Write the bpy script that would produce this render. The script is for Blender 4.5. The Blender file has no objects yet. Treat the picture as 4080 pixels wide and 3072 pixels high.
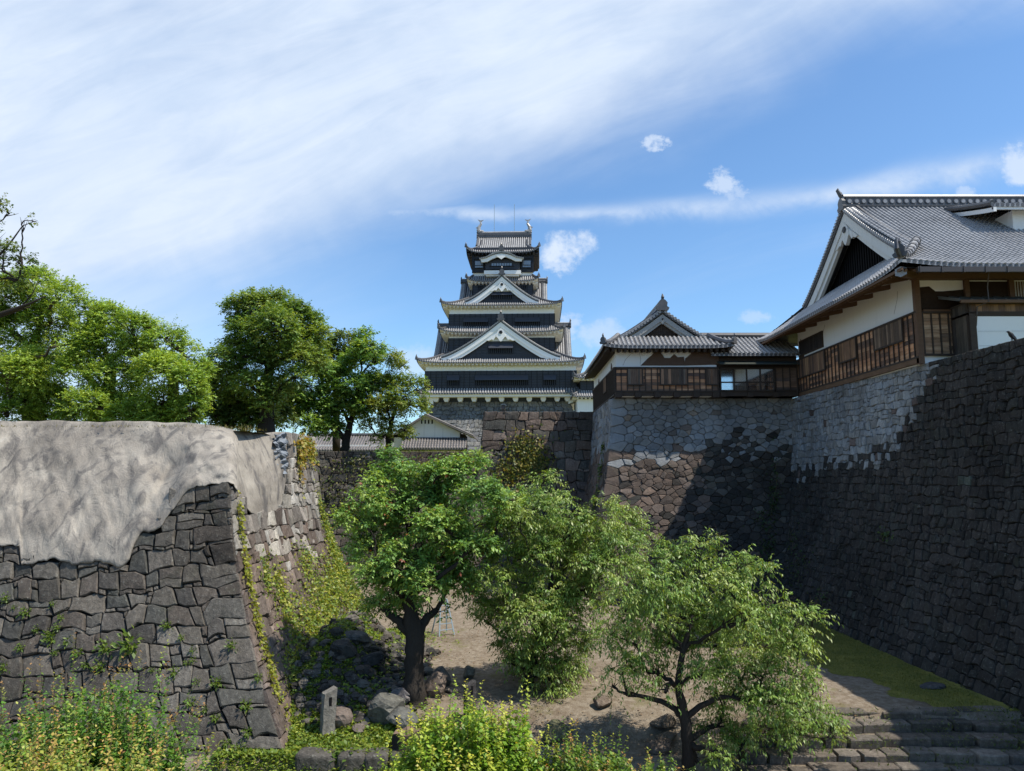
import bpy, math, random
import numpy as np
from mathutils import Vector, Matrix
rnd = random.Random(7)
RG = np.random.default_rng(11)
S = bpy.context.scene
COL = S.collection
# ------------------------------------------------------------------ camera, sky, sun, exposure
PITCH = math.radians(7.1); FPX = 2948.0; EYE = 8.0
cam = bpy.data.objects.new('camera', bpy.data.cameras.new('camera')); COL.objects.link(cam)
cam.location = (0, 0, EYE); cam.rotation_euler = (math.pi/2+PITCH, 0, 0)
cam.data.sensor_width = 36; cam.data.lens = 26.016; cam.data.clip_end = 6000
S.camera = cam
SUN = Vector((0.56, -0.20, 1.0)).normalized()
S.view_settings.view_transform = 'Standard'; S.view_settings.look = 'None'
S.view_settings.exposure = 0.35; S.view_settings.gamma = 1.0
SKY_STRENGTH = 0.122; SUN_STRENGTH = 5.0
sun = bpy.data.objects.new('sun', bpy.data.lights.new('sun', 'SUN')); COL.objects.link(sun)
sun.data.energy = SUN_STRENGTH; sun.data.angle = math.radians(0.5); sun.data.color = (1.0, 0.93, 0.82)
sun.rotation_euler = SUN.to_track_quat('Z', 'Y').to_euler(); sun.location = (30, -20, 60)
world = bpy.data.worlds.new('World'); S.world = world; world.use_nodes = True

def ray(u, v):
    a = (u-2040)/FPX; b = (1536-v)/FPX
    Y = math.cos(PITCH)-b*math.sin(PITCH); Z = math.sin(PITCH)+b*math.cos(PITCH)
    return a/Y, Z/Y
def PY(u, v, Y):
    rx, rz = ray(u, v); return np.array((rx*Y, Y, EYE+rz*Y))
def PZ(u, v, z):
    rx, rz = ray(u, v); Y = (z-EYE)/rz; return np.array((rx*Y, Y, z))
def proj(p):
    z = p[2]-EYE; y = p[1]
    f = y*math.cos(PITCH)+z*math.sin(PITCH); up = -y*math.sin(PITCH)+z*math.cos(PITCH)
    return 2040+p[0]/f*FPX, 1536-up/f*FPX

class NT:
    """tiny helper to write node trees"""
    def __init__(s, tree): s.t = tree; s.n = tree.nodes; s.l = tree.links
    def node(s, kind, **kw):
        n = s.n.new(kind)
        for k, v in kw.items(): setattr(n, k, v)
        return n
    def put(s, sock, val):
        if hasattr(val, 'is_output'): s.l.new(val, sock)
        elif isinstance(val, (tuple, list)) and sock.type == 'RGBA' and len(val) == 3: sock.default_value = (*val, 1)
        else: sock.default_value = val
    def math(s, op, a, b=0.0, c=0.0, clamp=False):
        n = s.node('ShaderNodeMath', operation=op); n.use_clamp = clamp
        for i, x in enumerate((a, b, c)): s.put(n.inputs[i], x)
        return n.outputs[0]
    def noise(s, vec, scale, detail=4, rough=0.55, dist=0.0):
        n = s.node('ShaderNodeTexNoise')
        if vec is not None: s.put(n.inputs['Vector'], vec)
        n.inputs['Scale'].default_value = scale; n.inputs['Detail'].default_value = detail
        n.inputs['Roughness'].default_value = rough; n.inputs['Distortion'].default_value = dist
        return n.outputs['Fac']
    def ramp(s, x, lo, hi, a=0.0, b=1.0, smooth=True):
        n = s.node('ShaderNodeMapRange'); n.interpolation_type = 'SMOOTHSTEP' if smooth else 'LINEAR'
        for i, v in zip(range(5), (x, lo, hi, a, b)): s.put(n.inputs[i], v)
        return n.outputs[0]
    def mix(s, fac, a, b, mode='MIX'):
        n = s.node('ShaderNodeMix', data_type='RGBA', blend_type=mode)
        s.put(n.inputs[0], fac); s.put(n.inputs[6], a); s.put(n.inputs[7], b); return n.outputs[2]
    def comb(s, x, y, z):
        n = s.node('ShaderNodeCombineXYZ')
        for i, v in enumerate((x, y, z)): s.put(n.inputs[i], v)
        return n.outputs[0]
    def mapping(s, vec, scale):
        n = s.node('ShaderNodeMapping'); s.put(n.inputs[0], vec); n.inputs['Scale'].default_value = scale; return n.outputs[0]

def build_sky():
    w = NT(world.node_tree); bg = w.n['Background']
    sky = w.node('ShaderNodeTexSky', sky_type='NISHITA'); sky.sun_disc = False
    sky.sun_elevation = math.asin(SUN.z); sky.sun_rotation = math.atan2(SUN.x, SUN.y)
    sky.air_density = 1.0; sky.dust_density = 0.6; sky.ozone_density = 2.2
    tc = w.node('ShaderNodeTexCoord').outputs['Generated']
    sp = w.node('ShaderNodeSeparateXYZ'); w.l.new(tc, sp.inputs[0])
    x, y, z = sp.outputs
    yy = w.math('MAXIMUM', y, 0.05)
    u = w.math('DIVIDE', x, yy); h = w.math('DIVIDE', z, yy)
    front = w.ramp(y, 0.1, 0.35)
    # streaky cirrus veil, upper left
    q = w.math('SUBTRACT', h, w.math('MULTIPLY', u, 0.40))          # height above the veil's lower edge
    # fibre coordinates along the veil
    al = w.math('ADD', u, w.math('MULTIPLY', h, 0.4))
    fib = w.comb(w.math('MULTIPLY', al, 1.5), w.math('MULTIPLY', q, 6.0), 0.3)
    n1 = w.noise(fib, 1.6, 7, 0.55, 0.6)
    n2 = w.noise(w.comb(u, h, 0.0), 2.3, 6, 0.55, 0.4)
    n3 = w.noise(w.comb(u, h, 4.0), 9.0, 6, 0.62, 0.3)
    wob = w.math('ADD', w.math('MULTIPLY', w.math('SUBTRACT', n2, 0.5), 0.16), w.math('MULTIPLY', w.math('SUBTRACT', n1, 0.5), 0.10))
    veil = w.ramp(w.math('ADD', q, wob), 0.345, 0.56)
    fv = w.noise(w.comb(w.math('MULTIPLY', al, 2.2), w.math('MULTIPLY', q, 7.0), 3.1), 1.9, 9, 0.60, 0.9)
    veil = w.math('MULTIPLY', veil, w.math('ADD', 0.34, w.math('ADD', w.math('MULTIPLY', n1, 0.45), w.math('ADD', w.math('MULTIPLY', n2, 0.45), w.math('MULTIPLY', fv, 0.36)))), clamp=True)
    # left low haze
    hz = w.math('MULTIPLY', w.ramp(w.math('ADD', u, w.math('MULTIPLY', wob, 2.0)), -0.12, -0.62), 0.62)
    # thin streak above the keep
    sc = w.math('ADD', 0.365, w.math('MULTIPLY', w.math('MULTIPLY', u, u), 0.165))
    d = w.math('ADD', w.math('SUBTRACT', h, sc), w.math('MULTIPLY', w.math('ADD', w.math('MULTIPLY', w.math('SUBTRACT', n1, 0.5), 0.6), w.math('MULTIPLY', w.math('SUBTRACT', n3, 0.5), 0.5)), 0.05))
    wd = w.math('ADD', 0.0085, w.math('MULTIPLY', w.math('MAXIMUM', u, 0.0), 0.018))
    g = w.math('DIVIDE', d, wd); st = w.math('EXPONENT', w.math('MULTIPLY', w.math('MULTIPLY', g, g), -1.0))
    st = w.math('MULTIPLY', st, w.math('MULTIPLY', w.ramp(u, -0.34, -0.12), w.ramp(n3, 0.30, 0.72, 0.22, 0.85)))
    faint = w.math('MULTIPLY', w.ramp(w.noise(fib, 0.8, 6, 0.6, 0.8), 0.50, 0.85), 0.22)
    cov = w.math('MAXIMUM', w.math('MAXIMUM', veil, hz), w.math('MAXIMUM', st, faint))
    # little cumulus puffs: direction (u,h), radii
    puff = None
    nd = w.noise(w.comb(u, h, 2.0), 16.0, 8, 0.62)
    nd2 = w.noise(w.comb(u, h, 7.0), 45.0, 6, 0.6)
    bump = w.math('ADD', w.math('MULTIPLY', w.math('SUBTRACT', nd, 0.5), 3.4), w.math('MULTIPLY', w.math('SUBTRACT', nd2, 0.5), 2.2))
    ns1 = w.noise(w.comb(u, h, 5.0), 42.0, 7, 0.65); ns2 = w.noise(w.comb(w.math('MULTIPLY', u, .6), h, 9.0), 95.0, 5, 0.6)
    bump_s = w.math('ADD', w.math('MULTIPLY', w.math('SUBTRACT', ns1, 0.5), 4.2), w.math('MULTIPLY', w.math('SUBTRACT', ns2, 0.5), 1.6))
    for (pu, pv, ru, rv, k) in [(2262, 985, 95, 82, 0.95), (2230, 1045, 62, 45, 0.7), (2605, 568, 55, 32, 0.75), (2880, 735, 58, 52, 0.7), (2920, 770, 62, 35, 0.5),
                                (4060, 650, 75, 80, 0.8), (3845, 765, 42, 26, 0.5), (2395, 1335, 85, 60, 0.5), (2262, 1300, 55, 55, 0.5), (3010, 1262, 58, 28, 0.4), (1650, 1450, 90, 70, 0.5)]:
        cu, ch = ray(pu, pv)
        dx = w.math('DIVIDE', w.math('SUBTRACT', u, cu), ru/FPX*1.2); dy = w.math('DIVIDE', w.math('SUBTRACT', h, ch), rv/FPX*1.2)
        r2 = w.math('ADD', w.math('MULTIPLY', dx, dx), w.math('MULTIPLY', dy, dy))
        m = w.math('MULTIPLY', w.ramp(w.math('ADD', r2, bump if ru > 64 else bump_s), 1.25, 0.0), k)
        puff = m if puff is None else w.math('MAXIMUM', puff, m)
    cov = w.math('MULTIPLY', w.math('MAXIMUM', cov, puff), front, clamp=True)
    fn = w.noise(w.comb(w.math('MULTIPLY', al, 2.0), w.math('MULTIPLY', q, 8.0), 1.7), 2.0, 9, 0.6, 0.9)
    body = w.mix(w.ramp(w.math('ADD', w.math('MULTIPLY', n2, .6), w.math('MULTIPLY', fn, .5)), 0.33, 0.75), (3.9, 4.8, 6.2), (5.2, 5.85, 6.8))
    body = w.mix(puff, body, (4.9, 5.6, 6.7))
    blue = w.mix(1.0, sky.outputs[0], (0.86, 1.10, 1.26), 'MULTIPLY')
    w.l.new(w.mix(cov, blue, body), bg.inputs[0]); bg.inputs[1].default_value = SKY_STRENGTH
build_sky()

# ------------------------------------------------------------------ object helpers
def link(o): COL.objects.link(o); return o
def tag(o, label=None, cat=None, group=None, kind=None):
    if label: o['label'] = label
    if cat: o['category'] = cat
    if group: o['group'] = group
    if kind: o['kind'] = kind
    return o
def empty(name, loc=(0, 0, 0), rz=0.0):
    o = bpy.data.objects.new(name, None); o.location = loc; o.rotation_euler = (0, 0, rz); o.empty_display_size = 0.2
    return link(o)
def rawmesh(name, V, F, mats, parent=None, col=None, mi=None, smooth=False):
    me = bpy.data.meshes.new(name); V = np.asarray(V, dtype=np.float32).reshape(-1, 3)
    if isinstance(F, np.ndarray):
        n, k = F.shape
        me.vertices.add(len(V)); me.vertices.foreach_set('co', V.ravel())
        me.loops.add(n*k); me.loops.foreach_set('vertex_index', F.astype(np.int32).ravel())
        me.polygons.add(n); me.polygons.foreach_set('loop_start', np.arange(0, n*k, k, dtype=np.int32))
        me.update(calc_edges=True)
    else:
        me.from_pydata(V.tolist(), [], F); me.update()
    for m in (mats if isinstance(mats, (list, tuple)) else [mats]): me.materials.append(m)
    if mi is not None: me.polygons.foreach_set('material_index', np.asarray(mi, dtype=np.int32))
    if col is not None:
        a = me.color_attributes.new('Col', 'FLOAT_COLOR', 'POINT'); c = np.ones((len(V), 4), np.float32); c[:, :3] = col
        a.data.foreach_set('color', c.ravel())
    if smooth: me.polygons.foreach_set('use_smooth', np.ones(len(me.polygons), dtype=bool))
    o = bpy.data.objects.new(name, me); link(o)
    if parent is not None: o.parent = parent
    return o
class MB:
    def __init__(s): s.v = []; s.f = []; s.m = []; s.c = []; s.col = (0.5, 0.5, 0.5)
    def add(s, vs, fs, mat=0, col=None):
        b = len(s.v); s.v.extend([tuple(map(float, p)) for p in vs]); c = col or s.col; s.c.extend([c]*len(vs))
        for f in fs: s.f.append([i+b for i in f]); s.m.append(mat)
    def box(s, x0, x1, y0, y1, z0, z1, mat=0, col=None):
        s.add([(x, y, z) for z in (z0, z1) for y in (y0, y1) for x in (x0, x1)],
              [(0, 2, 3, 1), (4, 5, 7, 6), (0, 1, 5, 4), (2, 6, 7, 3), (0, 4, 6, 2), (1, 3, 7, 5)], mat, col)
    def beam(s, p, q, w, h, up=(0, 0, 1), mat=0, col=None):
        p = np.array(p, float); q = np.array(q, float); d = q-p; d /= np.linalg.norm(d); up = np.array(up, float)
        sd = np.cross(d, up); sd /= np.linalg.norm(sd); u = np.cross(sd, d)
        vs = [b+sd*a*w/2+u*c*h/2 for b in (p, q) for c in (-1, 1) for a in (-1, 1)]
        s.add(vs, [(0, 2, 3, 1), (4, 5, 7, 6), (0, 1, 5, 4), (2, 6, 7, 3), (0, 4, 6, 2), (1, 3, 7, 5)], mat, col)
    def tube(s, pts, rad, n=6, mat=0, col=None, cap=True):
        pts = [np.array(p, float) for p in pts]; k = len(pts)
        if not hasattr(rad, '__len__'): rad = [rad]*k
        vs = []; ref = None
        for i, p in enumerate(pts):
            d = pts[min(i+1, k-1)]-pts[max(i-1, 0)]; d /= (np.linalg.norm(d)+1e-9)
            if ref is None: ref = np.array((0, 0, 1.)) if abs(d[2]) < 0.9 else np.array((1., 0, 0))
            a = np.cross(d, ref); a /= (np.linalg.norm(a)+1e-9); b = np.cross(a, d); ref = b
            for j in range(n):
                t = 2*math.pi*j/n; vs.append(p+(a*math.cos(t)+b*math.sin(t))*rad[i])
        fs = [(i*n+j, i*n+(j+1) % n, (i+1)*n+(j+1) % n, (i+1)*n+j) for i in range(k-1) for j in range(n)]
        if cap: fs += [tuple(range(n))[::-1], tuple(range((k-1)*n, k*n))]
        s.add(vs, fs, mat, col)
    def grid(s, rows, mat=0, col=None):
        n = len(rows[0]); vs = [p for r in rows for p in r]
        s.add(vs, [(i*n+j, i*n+j+1, (i+1)*n+j+1, (i+1)*n+j) for i in range(len(rows)-1) for j in range(n-1)], mat, col)
    def prism(s, poly, d, mat=0, col=None):
        """closed polygon (3-D points) pushed along vector d"""
        n = len(poly); d = np.array(d, float); a = [np.array(p, float) for p in poly]; b = [p+d for p in a]
        s.add(a+b, [tuple(range(n))[::-1], tuple(range(n, 2*n))]+[(i, (i+1) % n, n+(i+1) % n, n+i) for i in range(n)], mat, col)
    def blob(s, c, r, n=8, m=6, mat=0, col=None, jit=0.0):
        vs = []; fs = []
        for i in range(m+1):
            ph = math.pi*i/m
            for j in range(n):
                t = 2*math.pi*j/n; k = 1+rnd.uniform(-jit, jit)
                vs.append((c[0]+r[0]*k*math.sin(ph)*math.cos(t), c[1]+r[1]*k*math.sin(ph)*math.sin(t), c[2]+r[2]*k*math.cos(ph)))
        for i in range(m):
            for j in range(n): fs.append((i*n+j, (i+1)*n+j, (i+1)*n+(j+1) % n, i*n+(j+1) % n))
        s.add(vs, fs, mat, col)
    def build(s, name, mats, parent=None, smooth=False):
        return rawmesh(name, np.array(s.v), s.f, mats, parent, np.array(s.c), s.m, smooth)

# ------------------------------------------------------------------ materials
def newmat(name):
    m = bpy.data.materials.new(name); m.use_nodes = True; t = NT(m.node_tree); b = t.n['Principled BSDF']; return m, t, b
def spec(b, v): b.inputs['Specular IOR Level'].default_value = v
def bumpit(t, b, h, strength, dist=0.05):
    n = t.node('ShaderNodeBump'); n.inputs['Strength'].default_value = strength; n.inputs['Distance'].default_value = dist
    t.l.new(h, n.inputs['Height']); t.l.new(n.outputs[0], b.inputs['Normal'])
def objco(t): return t.node('ShaderNodeTexCoord').outputs['Object']
def attr(t):
    n = t.node('ShaderNodeAttribute'); n.attribute_name = 'Col'; return n.outputs['Color']
def mat_plain(name, base, rough=0.7, var=0.25, scale=1.5, bump=0.15, sp=0.3, stretch=(1, 1, 1)):
    m, t, b = newmat(name); co = t.mapping(objco(t), stretch)
    n1 = t.noise(co, scale, 6, 0.6); n2 = t.noise(co, scale*9, 5, 0.6)
    k = t.math('ADD', 1-var, t.math('MULTIPLY', t.math('ADD', n1, n2), var))
    t.put(b.inputs['Base Color'], t.mix(1.0, base, t.comb(k, k, k), 'MULTIPLY')); b.inputs['Roughness'].default_value = rough; spec(b, sp)
    if bump: bumpit(t, b, n2, bump)
    return m
def mat_stone(name, lichen=0.25, bump=1.0, var=0.72, streak=True):
    m, t, b = newmat(name); co = objco(t)
    n1 = t.noise(co, 1.1, 5, 0.6); n2 = t.noise(co, 7.0, 8, 0.68); n3 = t.noise(co, 30.0, 5, 0.7)
    st = t.noise(t.mapping(co, (1.6, 1.6, 0.28)), 3.0, 5, 0.6)
    k = t.math('ADD', t.math('MULTIPLY', n2, 1.1), t.math('ADD', t.math('MULTIPLY', n3, 0.55), t.math('MULTIPLY', st, 0.9)))   # ~1.27 mean
    k = t.ramp(k, 0.75, 1.8, 1-var, 1+var, False)
    c = t.mix(1.0, attr(t), t.comb(k, k, k), 'MULTIPLY')
    big = t.ramp(t.noise(t.mapping(co, (1, 1, .6)), 0.22, 5, 0.6), .3, .7, .62, 1.42, False); c = t.mix(1.0, c, t.comb(big, big, t.math('MULTIPLY', big, .97)), 'MULTIPLY')
    li = t.math('MULTIPLY', t.ramp(t.math('ADD', t.math('MULTIPLY', n2, 0.7), t.math('MULTIPLY', t.noise(co, 16.0, 4, 0.7), 0.5)), 0.66, 0.78), lichen)
    c = t.mix(li, c, (0.30, 0.31, 0.27))
    mo = t.math('MULTIPLY', t.ramp(n1, 0.56, 0.72), 0.28)
    c = t.mix(mo, c, (0.055, 0.062, 0.035))
    t.put(b.inputs['Base Color'], c); b.inputs['Roughness'].default_value = 0.85; spec(b, 0.25)
    bumpit(t, b, t.math('ADD', n2, t.math('MULTIPLY', n3, 0.5)), bump, 0.06)
    return m
def mat_wood(name, rough=0.75, stretch=(1, 1, 9)):
    m, t, b = newmat(name); co = objco(t)
    g = t.noise(t.mapping(co, stretch), 2.0, 7, 0.65); n2 = t.noise(co, 1.3, 4, 0.6)
    k = t.ramp(t.math('ADD', g, t.math('MULTIPLY', n2, 0.5)), 0.45, 1.05, 0.45, 1.45, False)
    t.put(b.inputs['Base Color'], t.mix(1.0, attr(t), t.comb(k, k, k), 'MULTIPLY')); b.inputs['Roughness'].default_value = rough; spec(b, 0.25)
    bumpit(t, b, g, 0.5, 0.03); return m
def mat_leaf(name, gloss=0.35, trans=0.35):
    m, t, b = newmat(name); out = t.n['Material Output']; c = attr(t)
    b.inputs['Roughness'].default_value = gloss; spec(b, 0.45); t.put(b.inputs['Base Color'], c)
    tr = t.node('ShaderNodeBsdfTranslucent'); t.put(tr.inputs[0], t.mix(1.0, c, (1.5, 1.35, 0.45), 'MULTIPLY'))
    mx = t.node('ShaderNodeMixShader'); mx.inputs[0].default_value = trans
    t.l.new(b.outputs[0], mx.inputs[1]); t.l.new(tr.outputs[0], mx.inputs[2]); t.l.new(mx.outputs[0], out.inputs[0]); return m
def mat_tile(name, base, rough, var=0.45):
    m, t, b = newmat(name); co = objco(t); n1 = t.noise(co, 3.5, 5, 0.7); n2 = t.noise(co, 0.5, 3, 0.6)
    k = t.ramp(t.math('ADD', t.math('MULTIPLY', n1, 0.75), t.math('MULTIPLY', n2, 0.4)), 0.35, 0.85, 1-var, 1+var, False)
    t.put(b.inputs['Base Color'], t.mix(1.0, base, t.comb(k, k, k), 'MULTIPLY'))
    t.put(b.inputs['Roughness'], t.ramp(n1, 0.3, 0.7, rough-0.08, rough+0.15, False)); spec(b, 0.55); return m
def mat_plaster(name, base=(0.78, 0.78, 0.76), stain=0.12):
    m, t, b = newmat(name); co = objco(t); st = t.noise(t.mapping(co, (2, 2, 0.35)), 1.4, 6, 0.65); n = t.noise(co, 5, 6, 0.6)
    f = t.math('MULTIPLY', t.ramp(st, 0.5, 0.8), stain)
    t.put(b.inputs['Base Color'], t.mix(f, base, (0.32, 0.31, 0.29))); b.inputs['Roughness'].default_value = 0.85; spec(b, 0.2); bumpit(t, b, n, 0.06); return m
M = dict(
    stone=mat_stone('weathered_stone', 0.42), pale=mat_stone('pale_stone', 0.18, 0.6, 0.25), dark=mat_plain('wall_core', (0.018, 0.017, 0.015), 0.95, 0.4, 3, 0.3, 0.1),
    tile=mat_tile('tile_rib', (0.30, 0.295, 0.29), 0.36), pan=mat_tile('tile_pan', (0.085, 0.085, 0.09), 0.45), ridge=mat_tile('tile_ridge', (0.07, 0.07, 0.075), 0.42),  # ribs lightened and pans darkened: sun from above is put into the tile colours
    tile_b=mat_tile('palace_tile_rib', (0.28, 0.28, 0.285), 0.32), brown_tile=mat_tile('brown_tile', (0.19, 0.17, 0.16), 0.55),
    plaster=mat_plaster('white_plaster'), oldplaster=mat_plaster('weathered_plaster', (0.55, 0.55, 0.52), 0.75), shade_white=mat_plaster('white_soffit', (0.74, 0.71, 0.66), 0.1),
    black=mat_plain('black_boards', (0.026, 0.028, 0.036), 0.5, 0.5, 2.0, 0.2, 0.4, (1, 1, 6)), blackp=mat_plain('black_battens', (0.008, 0.0085, 0.011), 0.5, 0.4, 2.0, 0.1, 0.35),
    wood=mat_wood('weathered_wood', 0.75, (0.8, 0.8, 9)), vwood=mat_wood('upright_boards', 0.75, (7, 7, 0.6)), darkwood=mat_plain('dark_timber', (0.05, 0.036, 0.027), 0.7, 0.5, 2.0, 0.3, 0.25, (1, 1, 4)),
    timber=mat_plain('brown_timber', (0.13, 0.075, 0.045), 0.7, 0.5, 1.5, 0.3, 0.25, (0.6, 0.6, 5)), clay=mat_plain('bare_clay', (0.115, 0.075, 0.055), 0.95, 0.35, 2.5, 0.5, 0.1),
    leaf=mat_leaf('leaves', 0.5, 0.34), glossleaf=mat_leaf('glossy_leaves', 0.46, 0.28), bark=mat_plain('bark', (0.075, 0.06, 0.045), 0.95, 0.6, 3.0, 0.9, 0.15, (1, 1, 0.3)),
    darkbark=mat_plain('dark_bark', (0.038, 0.032, 0.027), 0.95, 0.6, 3.0, 0.9, 0.15, (1, 1, 0.3)), void=mat_plain('dark_opening', (0.008, 0.008, 0.009), 0.8, 0.2, 1, 0, 0.1),
    metal=mat_plain('dull_metal', (0.24, 0.31, 0.36), 0.4, 0.2, 4, 0, 0.5), gutter=mat_plain('brown_gutter', (0.055, 0.042, 0.036), 0.4, 0.3, 2, 0, 0.5), crow=mat_plain('crow_feathers', (0.008, 0.008, 0.011), 0.5, 0.2, 20, 0, 0.4),
    weedstem=mat_plain('dry_stem', (0.16, 0.12, 0.07), 0.9, 0.3, 5, 0, 0.1),
)
def glassmat():
    m, t, b = newmat('window_glass'); b.inputs['Base Color'].default_value = (0.62, 0.68, 0.74, 1); b.inputs['Roughness'].default_value = 0.05; b.inputs['Metallic'].default_value = 1.0
    b.inputs['Alpha'].default_value = 0.6; return m
M['glass'] = glassmat(); M['greyplaster'] = mat_plaster('grey_weathered_plaster', (.33, .33, .31), .8)
# ------------------------------------------------------------------ stone walls
def cells(L, H, w, h, jit=0.28, small=0.35, seed=1, e=0.05, corner=(False, False), cw=1.0):
    """irregular coursed masonry: power-diagram cells of a jittered course layout, in wall metres"""
    R = random.Random(seed); k = h/w; seeds = []
    y = -h*0.3; row = 0
    while y < H+h:
        hh = h*R.uniform(0.85, 1.2); x = R.uniform(-w, 0)
        while x < L+w:
            ww = w*R.uniform(0.65, 1.45); seeds.append(((x+ww/2)*k+R.uniform(-jit, jit)*w*k*0.6, y+hh/2+R.uniform(-jit, jit)*h*0.8, 0.0))
            if R.random() < small: seeds.append(((x+ww)*k+R.uniform(-.2, .2)*h, y+hh*R.choice((0.0, 1.0))+R.uniform(-.1, .1)*h, -R.uniform(0.06, 0.13)*h*h))
            x += ww
        y += hh; row += 1
    if any(corner):
        seeds = [q for q in seeds if not ((corner[0] and q[0] < cw*1.15*k) or (corner[1] and q[0] > L*k-cw*1.15*k))]
        y = 0; i = 0
        while y < H+h:
            hh = h*R.uniform(1.05, 1.3)
            for side in (0, 1):
                if corner[side]:
                    ww = cw*(1.5 if (i+side) % 2 else 0.85)
                    xx = ww*0.5*k if side == 0 else L*k-ww*0.5*k
                    seeds.append((xx, y+hh/2, 0.10*h*h))
            y += hh; i += 1
    cs = h*1.6; buck = {}
    for i, q in enumerate(seeds): buck.setdefault((int(q[0]//cs), int(q[1]//cs)), []).append(i)
    out = []
    x0, x1, y0, y1 = -e*k, (L+e)*k, -e, H+e
    for i, (px, py, pw) in enumerate(seeds):
        if px < x0-h or px > x1+h or py < y0-h or py > y1+h: continue
        poly = [(max(x0, px-2.5*h), max(y0, py-2*h)), (min(x1, px+2.5*h), max(y0, py-2*h)), (min(x1, px+2.5*h), min(y1, py+2*h)), (max(x0, px-2.5*h), min(y1, py+2*h))]
        if poly[1][0] <= poly[0][0] or poly[2][1] <= poly[1][1]: continue
        bx, by = int(px//cs), int(py//cs)
        for gx in range(bx-2, bx+3):
            for gy in range(by-2, by+3):
                for j in buck.get((gx, gy), ()):
                    if j == i: continue
                    qx, qy, qw = seeds[j]; nx, ny = qx-px, qy-py; d2 = nx*nx+ny*ny
                    if d2 < 1e-9 or d2 > 14*h*h: continue
                    c = (qx*qx+qy*qy-px*px-py*py+pw-qw)/2
                    new = []; n = len(poly)
                    for a in range(n):
                        A = poly[a]; B = poly[(a+1) % n]; da = A[0]*nx+A[1]*ny-c; db = B[0]*nx+B[1]*ny-c
                        if da <= 0: new.append(A)
                        if da*db < 0:
                            t = da/(da-db); new.append((A[0]+(B[0]-A[0])*t, A[1]+(B[1]-A[1])*t))
                    poly = new
                    if len(poly) < 3: break
                if len(poly) < 3: break
            if len(poly) < 3: break
        if len(poly) >= 3: out.append([(a/k, b) for a, b in poly])
    return out
def courses(L, H, w, h, small=0.3, seed=1, e=0.05, corner=(False, False), cw=1.0):
    """roughly coursed blocks: wavy beds, slanting joints, split stones and wedge fillers"""
    R = random.Random(seed); beds = []; y = -e
    while y < H+e: beds.append(y); y += h*R.uniform(.8, 1.25)
    beds.append(H+e)
    ph = [(R.uniform(0, 9), R.uniform(0, 9), R.uniform(.6, 1.3)) for _ in beds]
    def bed(j, x):
        if j == 0 or j == len(beds)-1: return beds[j]
        a, b, k = ph[j]; s = max(w, .5); return beds[j]+h*k*(.11*math.sin(x*1.7/s+a)+.08*math.sin(x*3.9/s+b)+.05*math.sin(x*7.3/s+a*2))
    out = []
    for j in range(len(beds)-1):
        xs = [-e]; n = 0
        if corner[0]: xs.append(cw*(1.5 if j % 2 else .85)*R.uniform(.9, 1.1))
        lim = L+e-(cw*(1.5 if (j+1) % 2 else .85)*R.uniform(.9, 1.1) if corner[1] else 0)
        while True:
            x = xs[-1]+w*R.choice((.55, .75, .9, 1.0, 1.2, 1.45))*R.uniform(.85, 1.15)
            if x > lim-.35*w: break
            xs.append(x)
        if corner[1]: xs.append(lim)
        xs.append(L+e)
        jt = []
        for i, x in enumerate(xs):
            edge = i in (0, len(xs)-1); sl = 0 if edge else R.uniform(-.17, .17)*h; jt.append((x-sl, x+sl))
        for i in range(len(xs)-1):
            (a0, a1), (b0, b1) = jt[i], jt[i+1]
            def quad(s0, s1, t0, t1):
                # sub-rectangle of the stone in unit coordinates
                pts = []
                for s, t in ((s0, t0), ((s0*2+s1)/3, t0), ((s0+2*s1)/3, t0), (s1, t0), (s1, (t0+t1)/2), (s1, t1), ((s0+2*s1)/3, t1), ((s0*2+s1)/3, t1), (s0, t1), (s0, (t0+t1)/2)):
                    xa = a0+(a1-a0)*t; xb = b0+(b1-b0)*t; x = xa+(xb-xa)*s; y0, y1 = bed(j, x), bed(j+1, x); jx = R.uniform(-.025, .025)*w if 0 < s < 1 or 0 < t < 1 else 0
                    pts.append((x+jx, y0+(y1-y0)*t+R.uniform(-.02, .02)*h))
                return pts
            r = R.random(); wide = xs[i+1]-xs[i]
            if r < small*.35: k = R.uniform(.35, .65); out += [quad(0, 1, 0, k), quad(0, 1, k, 1)]
            elif r < small*.6 and wide > .7*w: k = R.uniform(.72, .86); q = R.uniform(.3, .7); out += [quad(0, k, 0, 1), quad(k, 1, 0, q), quad(k, 1, q, 1)]
            elif r < small: k = R.uniform(.74, .86); q = R.uniform(.3, .7); out += [quad(0, 1, 0, k), quad(0, q, k, 1), quad(q, 1, k, 1)]
            else:
                p = quad(0, 1, 0, 1)
                if R.random() < .35:      # knocked-off corner with a pebble in the notch
                    c = R.choice((0, 3, 5, 8)); A, B, D = p[c-1], p[c], p[(c+1) % 10]; f = R.uniform(.5, .8); q1 = (B[0]+(A[0]-B[0])*f, B[1]+(A[1]-B[1])*f); q2 = (B[0]+(D[0]-B[0])*f, B[1]+(D[1]-B[1])*f); out.append([q1, B, q2]); p = p[:c]+[q1, q2]+p[c+1:]
                out.append(p)
    return out
def curve_g(t): return 0.15*t+0.85*t**2.2
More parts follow.
